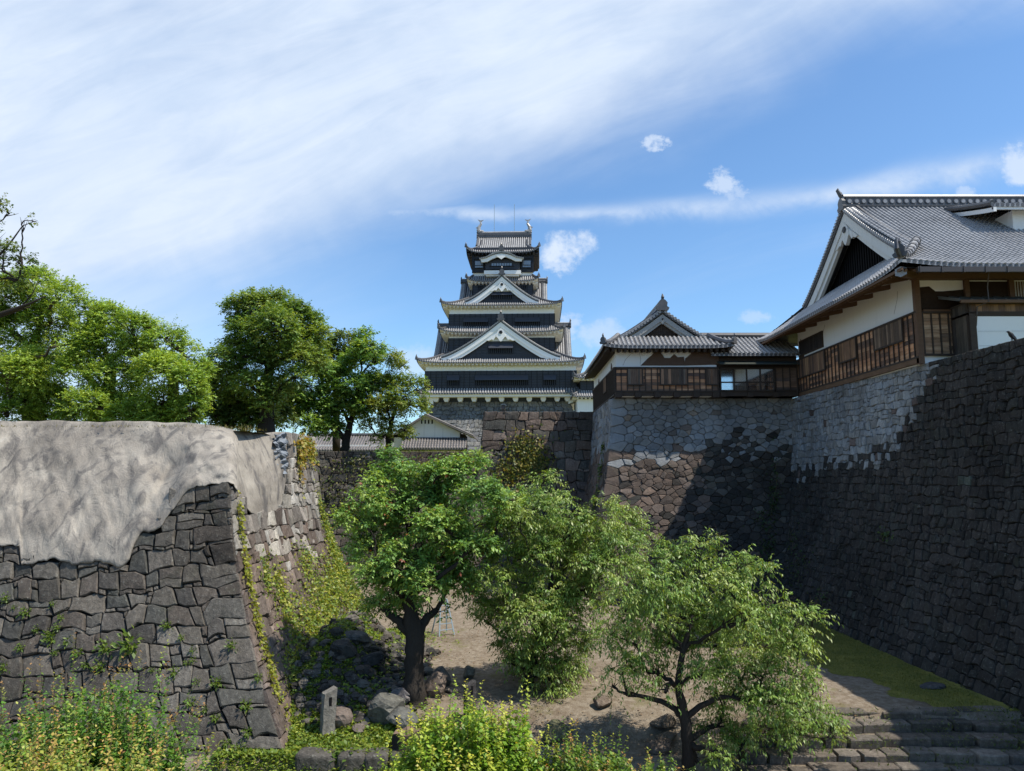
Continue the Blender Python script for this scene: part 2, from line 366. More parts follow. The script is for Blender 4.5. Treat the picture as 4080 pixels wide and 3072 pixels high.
class Face:
    """battered masonry face: top edge A0-B0 at ztop, foot A1-B1 at zbot"""
    def __init__(s, A0, B0, A1, B1, ztop, zbot, out, g=curve_g):
        s.A0, s.B0, s.A1, s.B1 = [np.array(q, float) for q in (A0, B0, A1, B1)]; s.zt, s.zb, s.g = ztop, zbot, g
        s.L = (np.linalg.norm(s.B0-s.A0)+np.linalg.norm(s.B1-s.A1))/2; s.H = math.hypot(ztop-zbot, np.linalg.norm(s.A1-s.A0)*0.8); s.out = np.array(out, float)
    def at(s, x, y):
        a = x/s.L; t = y/s.H; g = s.g(min(max(t, 0.0), 1.0)) if t > 0 else 0.15*t
        T = s.A0+(s.B0-s.A0)*a; B = s.A1+(s.B1-s.A1)*a; q = T+(B-T)*g
        return np.array((q[0], q[1], s.zt+(s.zb-s.zt)*t))
    def nrm(s, x, y):
        dx = s.at(x+0.05, y)-s.at(x-0.05, y); dy = s.at(x, y+0.05)-s.at(x, y-0.05); n = np.cross(dx, dy); n /= np.linalg.norm(n)
        return n if n@s.out > 0 else -n
def masonry(name, label, faces, group=None, parent=None):
    """faces: list of (Face, opts). One object per wall"""
    mb = MB()
    for fc, o in faces:
        R = random.Random(o.get('seed', 3)); keep = o.get('keep', lambda p: True); colf = o['col']; pr = o.get('proud', 0.09); rise = o.get('rise', None)
        lay = cells(fc.L, fc.H, o['w'], o['h'], o.get('jit', .28), o.get('small', .35), o.get('seed', 3), corner=o.get('corner', (False, False)), cw=o.get('cw', 1.0)) if o.get('poly') else courses(fc.L, fc.H, o['w'], o['h'], o.get('small', .35), o.get('seed', 3), corner=o.get('corner', (False, False)), cw=o.get('cw', 1.0))
        for poly in lay:
            if rise: poly = [(a, b-rise(a/fc.L)*math.sin(math.pi*min(max(b/fc.H, 0), 1))) for a, b in poly]
            n = len(poly); cx = sum(p[0] for p in poly)/n; cy = sum(p[1] for p in poly)/n
            area = abs(sum(poly[i][0]*poly[(i+1) % n][1]-poly[(i+1) % n][0]*poly[i][1] for i in range(n)))/2
            if area < 0.004: continue
            C = fc.at(cx, cy)
            if not keep(C): continue
            size = math.sqrt(area); N = fc.nrm(cx, cy); c = colf(C, R)
            ch = []
            for i in range(n):
                A, B, D = poly[i-1], poly[i], poly[(i+1) % n]; k = 0.10
                if n >= 10: ch.append((B[0]+R.uniform(-.02, .02)*size, B[1]+R.uniform(-.02, .02)*size)); continue
                ch.append((B[0]+(A[0]-B[0])*k+R.uniform(-.02, .02)*size, B[1]+(A[1]-B[1])*k+R.uniform(-.02, .02)*size)); ch.append((B[0]+(D[0]-B[0])*k, B[1]+(D[1]-B[1])*k))
            m = len(ch); gap = o.get('gap', 0.022); hgt = pr*R.uniform(0.5, 1.35); tx, ty = R.uniform(-.1, .1), R.uniform(-.12, .12)
            rings = []
            for ins, dep in ((gap*0.3, -0.22), (gap*.6, hgt*0.55), (gap*.6+0.02+0.02*size, hgt)):
                f = max(0.3, 1-2*ins/size)
                rings.append([fc.at(cx+(a-cx)*f, cy+(b-cy)*f)+N*(dep+((a-cx)*tx+(b-cy)*ty if dep > 0 else 0)+(R.uniform(-.012, .012) if dep > 0 else 0)) for a, b in ch])
            top = C+N*(hgt+0.05*size*R.random())
            vs = rings[0]+rings[1]+rings[2]+[top]
            fs = [(r*m+i, r*m+(i+1) % m, (r+1)*m+(i+1) % m, (r+1)*m+i) for r in (0, 1) for i in range(m)]+[(2*m+i, 2*m+(i+1) % m, 3*m) for i in range(m)]
            mb.add(vs, fs, o.get('mat', 0), c)
        nx, ny = max(2, int(fc.L/0.8)), max(2, int(fc.H/0.5))
        P = [[fc.at(fc.L*i/nx, fc.H*j/ny) for i in range(nx+1)] for j in range(ny+1)]
        for j in range(ny):
            for i in range(nx):
                q = [P[j][i], P[j][i+1], P[j+1][i+1], P[j+1][i]]
                if keep(sum(q)/4): mb.add([p-fc.out*0.10 for p in q], [(0, 1, 2, 3)], 2, (.02, .02, .02))
    o = mb.build(name, [M['stone'], M['pale'], M['dark']], parent)
    return o if parent else tag(o, label, 'stone wall', group)
def lerp3(a, b, t): return tuple(x+(y-x)*t for x, y in zip(a, b))
def mixcol(pal, R, k=0.25):
    c = R.choice(pal); f = R.uniform(1-k, 1+k); return tuple(min(1, max(0.004, q*f)) for q in c)
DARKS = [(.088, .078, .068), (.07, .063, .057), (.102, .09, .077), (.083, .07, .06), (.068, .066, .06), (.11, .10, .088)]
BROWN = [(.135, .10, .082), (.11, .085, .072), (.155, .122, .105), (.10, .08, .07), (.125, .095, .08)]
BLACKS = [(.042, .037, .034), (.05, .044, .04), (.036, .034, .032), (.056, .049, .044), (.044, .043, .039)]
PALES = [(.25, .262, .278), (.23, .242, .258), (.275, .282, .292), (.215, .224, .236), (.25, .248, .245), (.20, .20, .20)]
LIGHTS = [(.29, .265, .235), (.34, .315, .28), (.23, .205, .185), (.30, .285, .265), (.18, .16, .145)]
# left wall: dark front, sunlit side with part of its light put into the colour
TARP_B = [(-400, 2200), (0, 2165), (78, 2165), (84, 2240), (100, 2243), (215, 2215), (300, 2240), (400, 2225), (480, 2252), (510, 2235), (530, 2160), (570, 2105), (610, 2112), (640, 2090), (700, 2005), (750, 1940), (800, 1928), (880, 1917), (928, 1915), (950, 1960), (985, 2020), (1010, 2045), (1080, 2052), (1105, 2030), (1125, 1985), (1137, 1900), (1140, 1720)]
def tarp_b(u):
    for (a, b), (c, d) in zip(TARP_B, TARP_B[1:]):
        if a <= u <= c: return b+(d-b)*(u-a)/max(1e-6, c-a)
    return 0
def keepL(p):
    u, v = proj(p); return u > 1138 or v > tarp_b(u)-4
LZ0, LZ1 = 10.2, -1.6
LF = Face((-36, 28.9), (-11.1, 28.9), (-36, 24.6), (-6.85, 24.6), LZ0, LZ1, (0, -1, 0))
LS = Face((-11.1, 28.9), (-11.1, 41.2), (-6.85, 24.6), (-6.85, 44.6), LZ0, LZ1, (1, 0, 0))
LB = Face((-11.1, 41.2), (-30, 41.2), (-6.85, 44.6), (-30, 44.6), LZ0, LZ1, (0, 1, 0))
def col_side(p, R):  # paler stones higher up paint in the bright sun on this face
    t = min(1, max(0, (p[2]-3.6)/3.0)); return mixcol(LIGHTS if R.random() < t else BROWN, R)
masonry('stone_wall', 'dark stone bastion wall at left with its collapsed top covered by a grey sheet', [
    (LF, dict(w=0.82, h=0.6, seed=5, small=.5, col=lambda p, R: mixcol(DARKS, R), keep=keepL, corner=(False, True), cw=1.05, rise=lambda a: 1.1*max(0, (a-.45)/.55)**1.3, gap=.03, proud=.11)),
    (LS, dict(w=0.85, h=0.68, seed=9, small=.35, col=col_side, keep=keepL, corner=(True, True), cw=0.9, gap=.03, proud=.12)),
    (LB, dict(w=1.2, h=0.9, seed=2, col=lambda p, R: mixcol(DARKS, R)))])
# back walls
BZ = 13.6
BW = Face((-2.35, 63.6), (8.5, 63.6), (-4.6, 60.4), (8.5, 60.4), BZ, -0.3, (0, -1, 0), lambda t: 0.4*t+.6*t**2)
BWS = Face((-2.35, 75), (-2.35, 63.6), (-4.6, 75), (-4.6, 60.4), BZ, -0.3, (-1, 0, 0), lambda t: 0.4*t+.6*t**2)
masonry('stone_wall', 'tall brown stone bastion with ivy on its face below the black keep', [
    (BW, dict(w=1.0, h=0.85, seed=21, small=.5, gap=.035, col=lambda p, R: mixcol(BROWN if R.random() < .55 else DARKS, R), corner=(True, False), cw=1.3)), (BWS, dict(w=1.1, h=.9, seed=4, col=lambda p, R: mixcol(BLACKS, R)))])
BL = Face((-19, 63.4), (-2.6, 63.4), (-19, 60.6), (-4.4, 60.6), 10.2, -0.3, (0, -1, 0), lambda t: 0.4*t+.6*t**2)
masonry('stone_wall', 'lower mossy stone terrace wall below the white storehouse', [
    (BL, dict(w=0.95, h=0.75, seed=31, small=.5, gap=.035, col=lambda p, R: mixcol(BROWN if p[0] > -11 else DARKS, R)))])
BRR = Face((-19, 63.6), (-14.6, 63.6), (-19, 63.3), (-14.6, 63.3), 12.2, 10.1, (0, -1, 0), lambda t: t)
# wall under the turret, and the tall right wall
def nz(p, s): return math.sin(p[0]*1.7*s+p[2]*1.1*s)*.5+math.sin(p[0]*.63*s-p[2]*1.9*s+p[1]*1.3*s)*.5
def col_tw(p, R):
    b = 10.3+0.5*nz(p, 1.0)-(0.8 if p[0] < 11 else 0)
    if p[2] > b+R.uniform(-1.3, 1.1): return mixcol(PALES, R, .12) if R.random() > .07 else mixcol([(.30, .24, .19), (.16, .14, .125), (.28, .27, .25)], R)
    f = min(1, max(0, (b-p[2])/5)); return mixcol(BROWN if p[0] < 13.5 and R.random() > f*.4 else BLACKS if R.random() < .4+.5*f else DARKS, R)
TF = Face((7.05, 51.9), (20.2, 51.9), (3.6, 48.1), (17.5, 48.1), 13.5, -0.3, (0, -1, 0))
TL = Face((7.05, 66), (7.05, 51.9), (3.6, 66), (3.6, 48.1), 13.5, -0.3, (-1, 0, 0))
masonry('stone_wall', 'pale grey topped stone wall under the small turret with a patch of sun', [
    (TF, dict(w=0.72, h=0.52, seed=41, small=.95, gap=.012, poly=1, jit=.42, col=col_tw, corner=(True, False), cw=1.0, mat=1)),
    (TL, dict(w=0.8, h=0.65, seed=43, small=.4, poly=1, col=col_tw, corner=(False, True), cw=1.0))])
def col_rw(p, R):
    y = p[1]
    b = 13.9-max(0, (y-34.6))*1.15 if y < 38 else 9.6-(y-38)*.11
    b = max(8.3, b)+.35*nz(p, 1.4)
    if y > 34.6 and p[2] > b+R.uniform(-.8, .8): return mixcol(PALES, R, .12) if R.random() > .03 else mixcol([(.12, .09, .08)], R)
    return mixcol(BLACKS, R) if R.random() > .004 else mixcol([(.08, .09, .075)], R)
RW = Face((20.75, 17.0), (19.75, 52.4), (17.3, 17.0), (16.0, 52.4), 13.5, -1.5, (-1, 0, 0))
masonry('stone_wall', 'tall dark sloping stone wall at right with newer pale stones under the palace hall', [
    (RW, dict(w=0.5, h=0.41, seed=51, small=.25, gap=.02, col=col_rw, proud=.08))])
# ------------------------------------------------------------------ ground
def sstep(a, b, x): t = np.clip((x-a)/(b-a), 0, 1); return t*t*(3-2*t)
def hnoise(x, y): return .5*np.sin(x*1.3+.7*y)*np.sin(y*1.1-.4*x)+.3*np.sin(2.7*x+1.9*y+1)*np.sin(3.1*y-.8*x)+.2*np.sin(6.1*x-2*y)*np.sin(5.3*y+x)
def ground_h(x, y):
    x = np.asarray(x, float); y = np.asarray(y, float)
    left = -0.85+0.85*sstep(25.0, 28.5, y); left = left-.7*sstep(24.75, 24.2, y)
    right = -1.35+1.32*sstep(26.2, 26.75, y)
    w = sstep(6.8, 8.6, x); h = left*(1-w)+right*w
    h = h+(1.9*np.exp(-((x+7.0)/1.7)**2)*sstep(26.5, 31, y)*(1-sstep(33, 39, y)))*(x < -1)
    return h+0.05*hnoise(x, y)*sstep(60, 40, np.abs(y))
def ground_mats():
    m, t, b = newmat('ground_earth'); co = objco(t); n1 = t.noise(co, 0.35, 6, 0.65); n2 = t.noise(co, 3.5, 7, 0.7); n3 = t.noise(co, 45, 4, 0.7)
    c = t.mix(t.ramp(n2, 0.3, 0.7), (0.15, 0.115, 0.08), (0.27, 0.23, 0.178)); c = t.mix(t.math('MULTIPLY', t.ramp(n1, .5, .7), .6), c, (0.105, 0.076, 0.048))
    k = t.ramp(n3, .3, .7, .55, 1.35, False); c = t.mix(1.0, c, t.comb(k, k, k), 'MULTIPLY')
    moss = t.math('MULTIPLY', t.ramp(t.noise(co, 0.5, 7, 0.7), .56, .66), .55); c = t.mix(moss, c, (0.11, 0.11, 0.03))
    t.put(b.inputs['Base Color'], c); b.inputs['Roughness'].default_value = .95; spec(b, .15); bumpit(t, b, t.math('ADD', n2, n3), .7, .04); M['ground'] = m
    m, t, b = newmat('grass_turf'); co = objco(t); n1 = t.noise(co, 0.8, 6, 0.7); n3 = t.noise(co, 35, 4, 0.75)
    c = t.mix(t.ramp(n1, .35, .65), (0.15, 0.16, 0.04), (0.24, 0.225, 0.055)); k = t.ramp(n3, .3, .7, .4, 1.5, False); c = t.mix(1.0, c, t.comb(k, k, k), 'MULTIPLY')
    t.put(b.inputs['Base Color'], c); b.inputs['Roughness'].default_value = .95; spec(b, .15); bumpit(t, b, n3, .9, .05); M['turf'] = m
ground_mats()
def terrain(name, xs, ys, mat, dz=0.0, mask=None, h=None, kind='structure'):
    X, Y = np.meshgrid(xs, ys); Z = (ground_h(X, Y) if h is None else h(X, Y))+dz; nx, ny = len(xs), len(ys)
    V = np.stack([X.ravel(), Y.ravel(), Z.ravel()], 1); i = np.arange((ny-1)*(nx-1)); r = i//(nx-1); c = i % (nx-1)
    F = np.stack([r*nx+c, r*nx+c+1, (r+1)*nx+c+1, (r+1)*nx+c], 1)
    if mask is not None:
        cx = V[F].mean(1); F = F[mask(cx[:, 0], cx[:, 1])]
    return tag(rawmesh(name, V, F, mat, smooth=True), kind=kind)
xs = np.concatenate([[-3000, -300, -60], np.linspace(-20, 22, 169), [60, 300, 3000]]); ys = np.concatenate([[-600, -60, 0, 14], np.linspace(18, 66, 193), [100, 400, 4000]])
terrain('ground', xs, ys, M['ground'])
def grass_edge(x, y): return x > np.interp(y, [24, 28, 32.6, 38, 48], [15.6, 14.75, 13.45, 10.5, 7.5])+.35*np.sin(y*1.7)+.2*np.sin(y*4.1)
terrain('grass_verge', np.linspace(6, 18, 97), np.linspace(26.8, 48.4, 175), M['turf'], 0.012, grass_edge)
# raised terraces behind the walls
def slab(name, x0, x1, y0, y1, z, mat):
    return terrain(name, np.linspace(x0, x1, 60), np.linspace(y0, y1, 40), mat, 0, None, lambda X, Y: z+0.08*hnoise(X*.7, Y*.7))
slab('upper_terrace', -60, -11.3, 31.2, 41.0, 10.0, M['turf']); slab('back_terrace', -70, 40, 63.4, 160, 10.05, M['turf'])
slab('left_hill', -80, -19, 41.0, 63.6, 10.0, M['turf'])
slab('castle_terrace', -2.2, 60, 64.2, 100, 13.45, M['turf'])
slab('palace_terrace', 20.8, 60, 17.0, 64.2, 13.4, M['turf']); slab('turret_terrace', 7.4, 20.9, 52.3, 64.3, 13.42, M['turf'])
# ------------------------------------------------------------------ grey tarpaulin over the collapsed wall top
def face_y(F, u, v):
    rx, rz = ray(u, v); Y = 27.0
    for _ in range(12): z = EYE+rz*Y; t = min(1, max(0, (F.zt-z)/(F.zt-F.zb))); Y = F.A0[1]+(F.A1[1]-F.A0[1])*F.g(t)
    return Y
def face_x(F, u, v):
    rx, rz = ray(u, v); Y = 32.0
    for _ in range(25): z = EYE+rz*Y; t = min(1, max(0, (F.zt-z)/(F.zt-F.zb))); X = F.A0[0]+(F.A1[0]-F.A0[0])*F.g(t); Y = .5*Y+.5*X/rx
    return Y
def make_tarp():
    us = np.concatenate([np.linspace(-420, 920, 120), np.linspace(930, 1140, 40)]); K = 70; V = []
    for u in us:
        vt = np.interp(u, [-420, 700, 780, 860, 930, 1000, 1060, 1140], [1676, 1684, 1690, 1705, 1718, 1722, 1728, 1726])+2.5*math.sin(u*.021)+1.5*math.sin(u*.05)
        vb = tarp_b(min(u, 1136))+9+3*math.sin(u*.11)+2*math.sin(u*.31)
        if u <= 925: Yb = face_y(LF, u, vb)-0.14; Yt = 31.0
        else:
            Yb = face_x(LS, u, vb)-0.05 if u > 945 else 28.6; Yt = np.interp(u, [925, 1000, 1060, 1140], [31.2, 33.0, 34.4, 36.4])
        for k in range(K+1):
            w = k/K; v = vb+(vt-vb)*w; Y = Yb+(Yt-Yb)*(w**1.35)
            # folds: drapery running down the sheet, stronger in the middle
            e = math.sin(math.pi*min(1, w*1.05))**.5 if w < .95 else .5
            d = .09*math.sin(u*.009+2.2*w+1.2*math.sin(w*5+u*.006))+.04*math.sin(u*.023-5.5*w+1.6*math.sin(w*7))+.045*math.sin(u*.011+w*11+1.3*math.sin(u*.02))+.03*math.sin(u*.028+w*16+2*math.sin(w*6))+.012*math.sin(u*.083+6*w)+.03*math.sin(u*.05-w*31+2*math.sin(u*.02))+.018*math.sin(u*.13+w*23+math.sin(u*.04))
            d += .32*math.exp(-((u-690-150*(w-.5))/75)**2)*math.sin(math.pi*w) - .10*math.exp(-((u-890+120*(w-.2))/90)**2)*math.sin(math.pi*w)
            V.append(PY(u, v, Y+d*e*(1.0 if u < 900 else .8)))
        V.append(V[-1]+np.array((0, 1.2, .02)) if u < 930 else V[-1]+np.array((-.5, .9, -.05))); V.append(V[-1]+np.array((-.3, 1.6, -.6)))
    n = K+3; i = np.arange((len(us)-1)*(n-1)); r = i//(n-1); c = i % (n-1)
    F = np.stack([r*n+c, (r+1)*n+c, (r+1)*n+c+1, r*n+c+1], 1)
    m, t, b = newmat('grey_tarpaulin'); co = objco(t); n1 = t.noise(co, .55, 6, .6, .6); n2 = t.noise(t.mapping(co, (1, 1, .5)), 1.3, 7, .6, 1.2); n3 = t.noise(co, 30, 4, .7)
    c = t.mix(t.ramp(n1, .3, .72), (.185, .165, .14), (.345, .313, .265)); c = t.mix(t.math('MULTIPLY', t.ramp(n2, .48, .66), .75), c, (.085, .08, .078)); c = t.mix(t.math('MULTIPLY', t.ramp(n1, .66, .8), .55), c, (.46, .45, .42))
    k = t.ramp(n3, .3, .7, .88, 1.12, False); c = t.mix(1.0, c, t.comb(k, k, k), 'MULTIPLY')
    t.put(b.inputs['Base Color'], c); b.inputs['Roughness'].default_value = .8; spec(b, .25); wr = t.noise(t.mapping(co, (1.2, 1.2, .7)), 2.6, 6, .6, 2.2); bumpit(t, b, t.math('ADD', t.math('MULTIPLY', wr, 1.2), t.math('ADD', n2, t.math('MULTIPLY', n3, .12))), .32, .16); M['tarp'] = m
    o = tag(rawmesh('tarpaulin', np.array(V), F, m, smooth=True), 'grey weathered sheet draped over the collapsed left stone wall', 'tarpaulin')
    md = o.modifiers.new('thickness', 'SOLIDIFY'); md.thickness = .035; md.offset = 1
make_tarp()
# crumpled blue-grey edge beside the standing stones
def ruffle():
    mb = MB(); R = random.Random(4); col = (.2, .22, .25); ys = np.linspace(1728, 1885, 26); rows = []
    for i, v in enumerate(ys):
        row = []
        for j in range(7):
            u = 1092+j*8.5+6*math.sin(i*.9+j*.5); Y = np.interp(u, [1090, 1150], [34.9, 36.0])+(.22*math.sin(i*1.5+j*.9)+.15*math.sin(i*.7-j*1.3))*(1-.1*j)-.35
            row.append(PY(u, v+5*math.sin(j*1.1+i*.6), Y))
        rows.append(row)
    mb.grid(rows, 0); m = mat_plain('crumpled_sheet', (.17, .19, .215), .6, .4, 2, .2, .4)
    o = tag(mb.build('crumpled_sheet', [m]), 'crumpled blue grey strip of sheet between the draped sheet and standing stones', 'sheet'); o.modifiers.new('t', 'SOLIDIFY').thickness = .02
ruffle()
# ------------------------------------------------------------------ rocks
def rock_mesh(r, seed, mb=None, c=(0, 0, 0), col=(.13, .12, .11), rot=0.0, n=9, m=6, tilt=0.0, sq=1.0):
    R = random.Random(seed); mb = mb or MB(); cuts = []
    for _ in range(9):
        d = np.array([R.gauss(0, 1) for _ in range(3)]); d /= np.linalg.norm(d); cuts.append((d, R.uniform(.55, .85)))
    vs = []; fs = []; ca, sa = math.cos(rot), math.sin(rot); ct, sn = math.cos(tilt), math.sin(tilt)
    for i in range(m+1):
        ph = math.pi*i/m
        for j in range(n):
            t = 2*math.pi*(j+.5*(i % 2))/n; p = np.array((math.sin(ph)*math.cos(t), math.sin(ph)*math.sin(t), math.cos(ph)))
            if sq < 1: p = np.sign(p)*np.abs(p)**sq
            for d, k in ([] if sq < 1 else cuts):
                q = p@d
                if q > k: p = p-d*(q-k)
            p = p*np.array(r); p = np.array((p[0]*ct-p[2]*sn, p[1], p[0]*sn+p[2]*ct)); vs.append((c[0]+p[0]*ca-p[1]*sa, c[1]+p[0]*sa+p[1]*ca, c[2]+p[2]))
    for i in range(m):
        for j in range(n): fs.append((i*n+j, (i+1)*n+j, (i+1)*n+(j+1) % n, i*n+(j+1) % n))
    mb.add(vs, fs, 0, col); return mb
def gz(x, y): return float(ground_h(x, y))
def hit(u, v):
    rx, rz = ray(u, v)
    for y in np.arange(18, 60, .03):
        if EYE+rz*y <= gz(rx*y, y): return np.array((rx*y, y, gz(rx*y, y)))
    return PZ(u, v, 0)
def boulder(u, v, r, label, seed, col=(.13, .12, .11), z=0.0, rot=0.3, tilt=0.0, group=None, cat='boulder', name='boulder', sink=.3):
    p = hit(u, v); zz = p[2]; mb = rock_mesh(r, seed, None, (0, 0, r[2]*(1-sink)), col, rot, 14, 10, tilt)
    o = mb.build(name, [M['stone']]); o.location = (p[0], p[1], zz); tag(o, label, cat, group); return o
boulder(1735, 2775, (.55, .45, .55), 'round brown boulder leaning on the right side of the thick tree trunk', 11, (.17, .13, .105))
boulder(1762, 2735, (.42, .4, .45), 'grey boulder half hidden behind the round brown boulder by the trunk', 12, (.13, .12, .11), rot=1.1)
boulder(1870, 2700, (.33, .3, .28), 'small squared stone lying alone on the gravel right of the trunk', 13, (.19, .165, .13))
boulder(1798, 2758, (.3, .25, .12), 'low flat stone in the gravel just right of the round brown boulder', 14, (.14, .12, .10))
boulder(1545, 2880, (.72, .5, .62), 'wedge shaped grey boulder spotted with white lichen left of the trunk foot', 15, (.125, .122, .108), tilt=.5)
boulder(1612, 2800, (.55, .4, .35), 'purple grey slab boulder lying just left of the thick trunk foot', 16, (.17, .15, .145))
boulder(1605, 2905, (.62, .45, .42), 'angular dark boulder in front of the lichen spotted wedge boulder', 17, (.12, .12, .11), tilt=-.4)
boulder(1470, 2650, (.62, .5, .3), 'big dark slab boulder with a flat face on top of the rubble heap', 18, (.04, .04, .042), z=1, tilt=.25)  # stone colour darkened to stand in for tree shade over the heap
boulder(1370, 2620, (.55, .5, .4), 'dark pointed boulder on the rubble heap next to the left wall', 19, (.04, .04, .04), z=1, tilt=-.3)
boulder(1420, 2560, (.7, .5, .3), 'long boulder whitened by lichen crowning the rubble heap', 20, (.09, .09, .09), z=1.2)
boulder(1355, 2900, (.45, .4, .5), 'reddish boulder in the weeds right of the tall stone post', 22, (.15, .12, .105))
boulder(1430, 2925, (.28, .25, .2), 'small brown rock low in the weeds right of the stone post', 23, (.16, .13, .11))
boulder(2400, 2815, (.45, .3, .22), 'flat brown stone under the middle courtyard tree', 24, (.15, .115, .09))
boulder(2640, 2905, (.5, .32, .3), 'pointed brown stone left of the front tree trunk, furthest of three', 25, (.15, .12, .095))
boulder(2660, 2955, (.42, .3, .2), 'middle one of three brown stones left of the front tree trunk', 26, (.14, .115, .09))
boulder(2630, 2995, (.55, .35, .25), 'lowest and longest of three brown stones left of the front tree trunk', 27, (.13, .10, .08))
boulder(2215, 2955, (.55, .4, .4), 'mossy dark stone below the middle tree beside the yellow green bush', 28, (.12, .12, .07))
boulder(3215, 2975, (.42, .36, .62), 'upright grey stone standing at the left end of the steps', 29, (.20, .185, .17), z=-1.0)
boulder(3710, 2742, (.62, .4, .16), 'flat dark stone set in the grass verge above the steps', 30, (.07, .068, .07), sink=.5)
boulder(1655, 2965, (.3, .25, .25), 'small pale stone beside the rotten stump', 33, (.2, .18, .15))
for i in range(4):
    u = [1255, 1400, 1500, 1610][i]; p = np.array((PZ(u, 3050, -1.0)[0], 24.85, -1.25)); w = [.72, .5, .42, .55][i]
    mb = rock_mesh((w*.92, .40, .40), 60+i, None, (0, 0, .22), (.085, .078, .07), .05*(i-1), 20, 14, .06*(i % 3-1), .33); o = mb.build('curb_stone', [M['stone']]); o.location = p
    tag(o, ['largest flat topped curb stone below the tall stone post', 'second curb stone from the left, behind the broad leaved weed', 'third curb stone from the left in the row by the weeds', 'rightmost curb stone of the row, next to the yellow green bush'][i], 'curb stone', 'row of curb stones below the weeds')
def rubble():
    mb = MB(); R = random.Random(8)
    for i in range(1100):
        x = R.uniform(-8.2, -3.4); y = R.uniform(26.5, 36); s = R.choice((.09, .12, .14, .18, .26))*R.uniform(.8, 1.2)
        if R.random() > math.exp(-((x+6.0)/1.8)**2)*1.2: continue
        rock_mesh((s*R.uniform(.8, 1.4), s, s*R.uniform(.6, 1)), i+200, mb, (x, y, gz(x, y)+s*.4), mixcol(DARKS+BLACKS, R, .3), R.uniform(0, 3), 7, 5)
    tag(mb.build('rubble', [M['stone']]), 'heap of broken dark stones fallen against the foot of the left wall', 'rubble', kind='stuff')
rubble()
# stone posts with mortise slots, stump
def post(u, vtop, vfoot, w, label, lean, col, group):
    p0 = PZ(u, vfoot, -.5); z0 = gz(p0[0], p0[1])-.2; p0 = PZ(u, vfoot, z0+.2); top = PY(u, vtop, p0[1])[2]; h = top-z0
    root = empty('stone_post', (p0[0], p0[1], z0), .55); tag(root, label, 'stone post', group); R = random.Random(int(u)); mb = MB(); rows = []; d = w*.8
    for k in range(13):
        t = k/12; cx = lean*t; rows.append([(cx+sx*w/2*(1+R.uniform(-.07, .07)), sy*d/2*(1+R.uniform(-.07, .07)), h*t+(.08*sx*t if k == 12 else 0)) for sx, sy in ((-1, -1), (0, -1.05), (1, -1), (1.05, 0), (1, 1), (0, 1), (-1, 1), (-1.05, 0), (-1, -1))])
    for r in rows: r[-1] = r[0]
    mb.grid(rows, 0, col); mb.add(rows[-1][:-1], [tuple(range(8))], 0, col); mb.build('shaft', [M['stone']], root)
    for zf in (.18, .82):
        s = MB(); s.box(-.045+lean*zf, .045+lean*zf, -d/2*1.12, -d/2*.7, h*zf-.14, h*zf+.14, 0); s.build('mortise_slot', [M['void']], root)
post(1300, 2750, 2955, .42, 'tall pale grey stone post with two slots standing in the weeds', .06, (.20, .188, .17), 'old stone fence posts')
post(1872, 2722, 2830, .34, 'short dark stone post with a slot rising behind the yellow green bush', 0, (.06, .055, .055), 'old stone fence posts')
def stump():
    p = PZ(1622, 2985, -.7); z = gz(p[0], p[1]); root = empty('tree_stump', (p[0], p[1], z)); tag(root, 'rotten tree stump with a hollow top beside the yellow green bush', 'stump'); R = random.Random(3); mb = MB(); rows = []
    prof = [(.62, 0), (.5, .15), (.44, .4), (.43, .66), (.40, .72), (.2, .66), (.14, .5), (.02, .48)]
    jt = [1+.12*math.sin(j*2.1)+R.uniform(-.06, .06) for j in range(18)]
    for r, h in prof: rows.append([(r*jt[j % 18]*math.cos(j*math.pi/9), r*jt[j % 18]*math.sin(j*math.pi/9), h+.05*math.sin(j*1.7)*(h > .6)) for j in range(19)])
    mb.grid(rows[:5], 0); mb.build('bark_shell', [M['darkbark']], root, True); m2 = MB(); m2.grid(rows[4:], 0); m2.build('rotten_top', [mat_plain('rotten_wood', (.17, .12, .09), .9, .5, 6, .5, .1)], root)
stump()
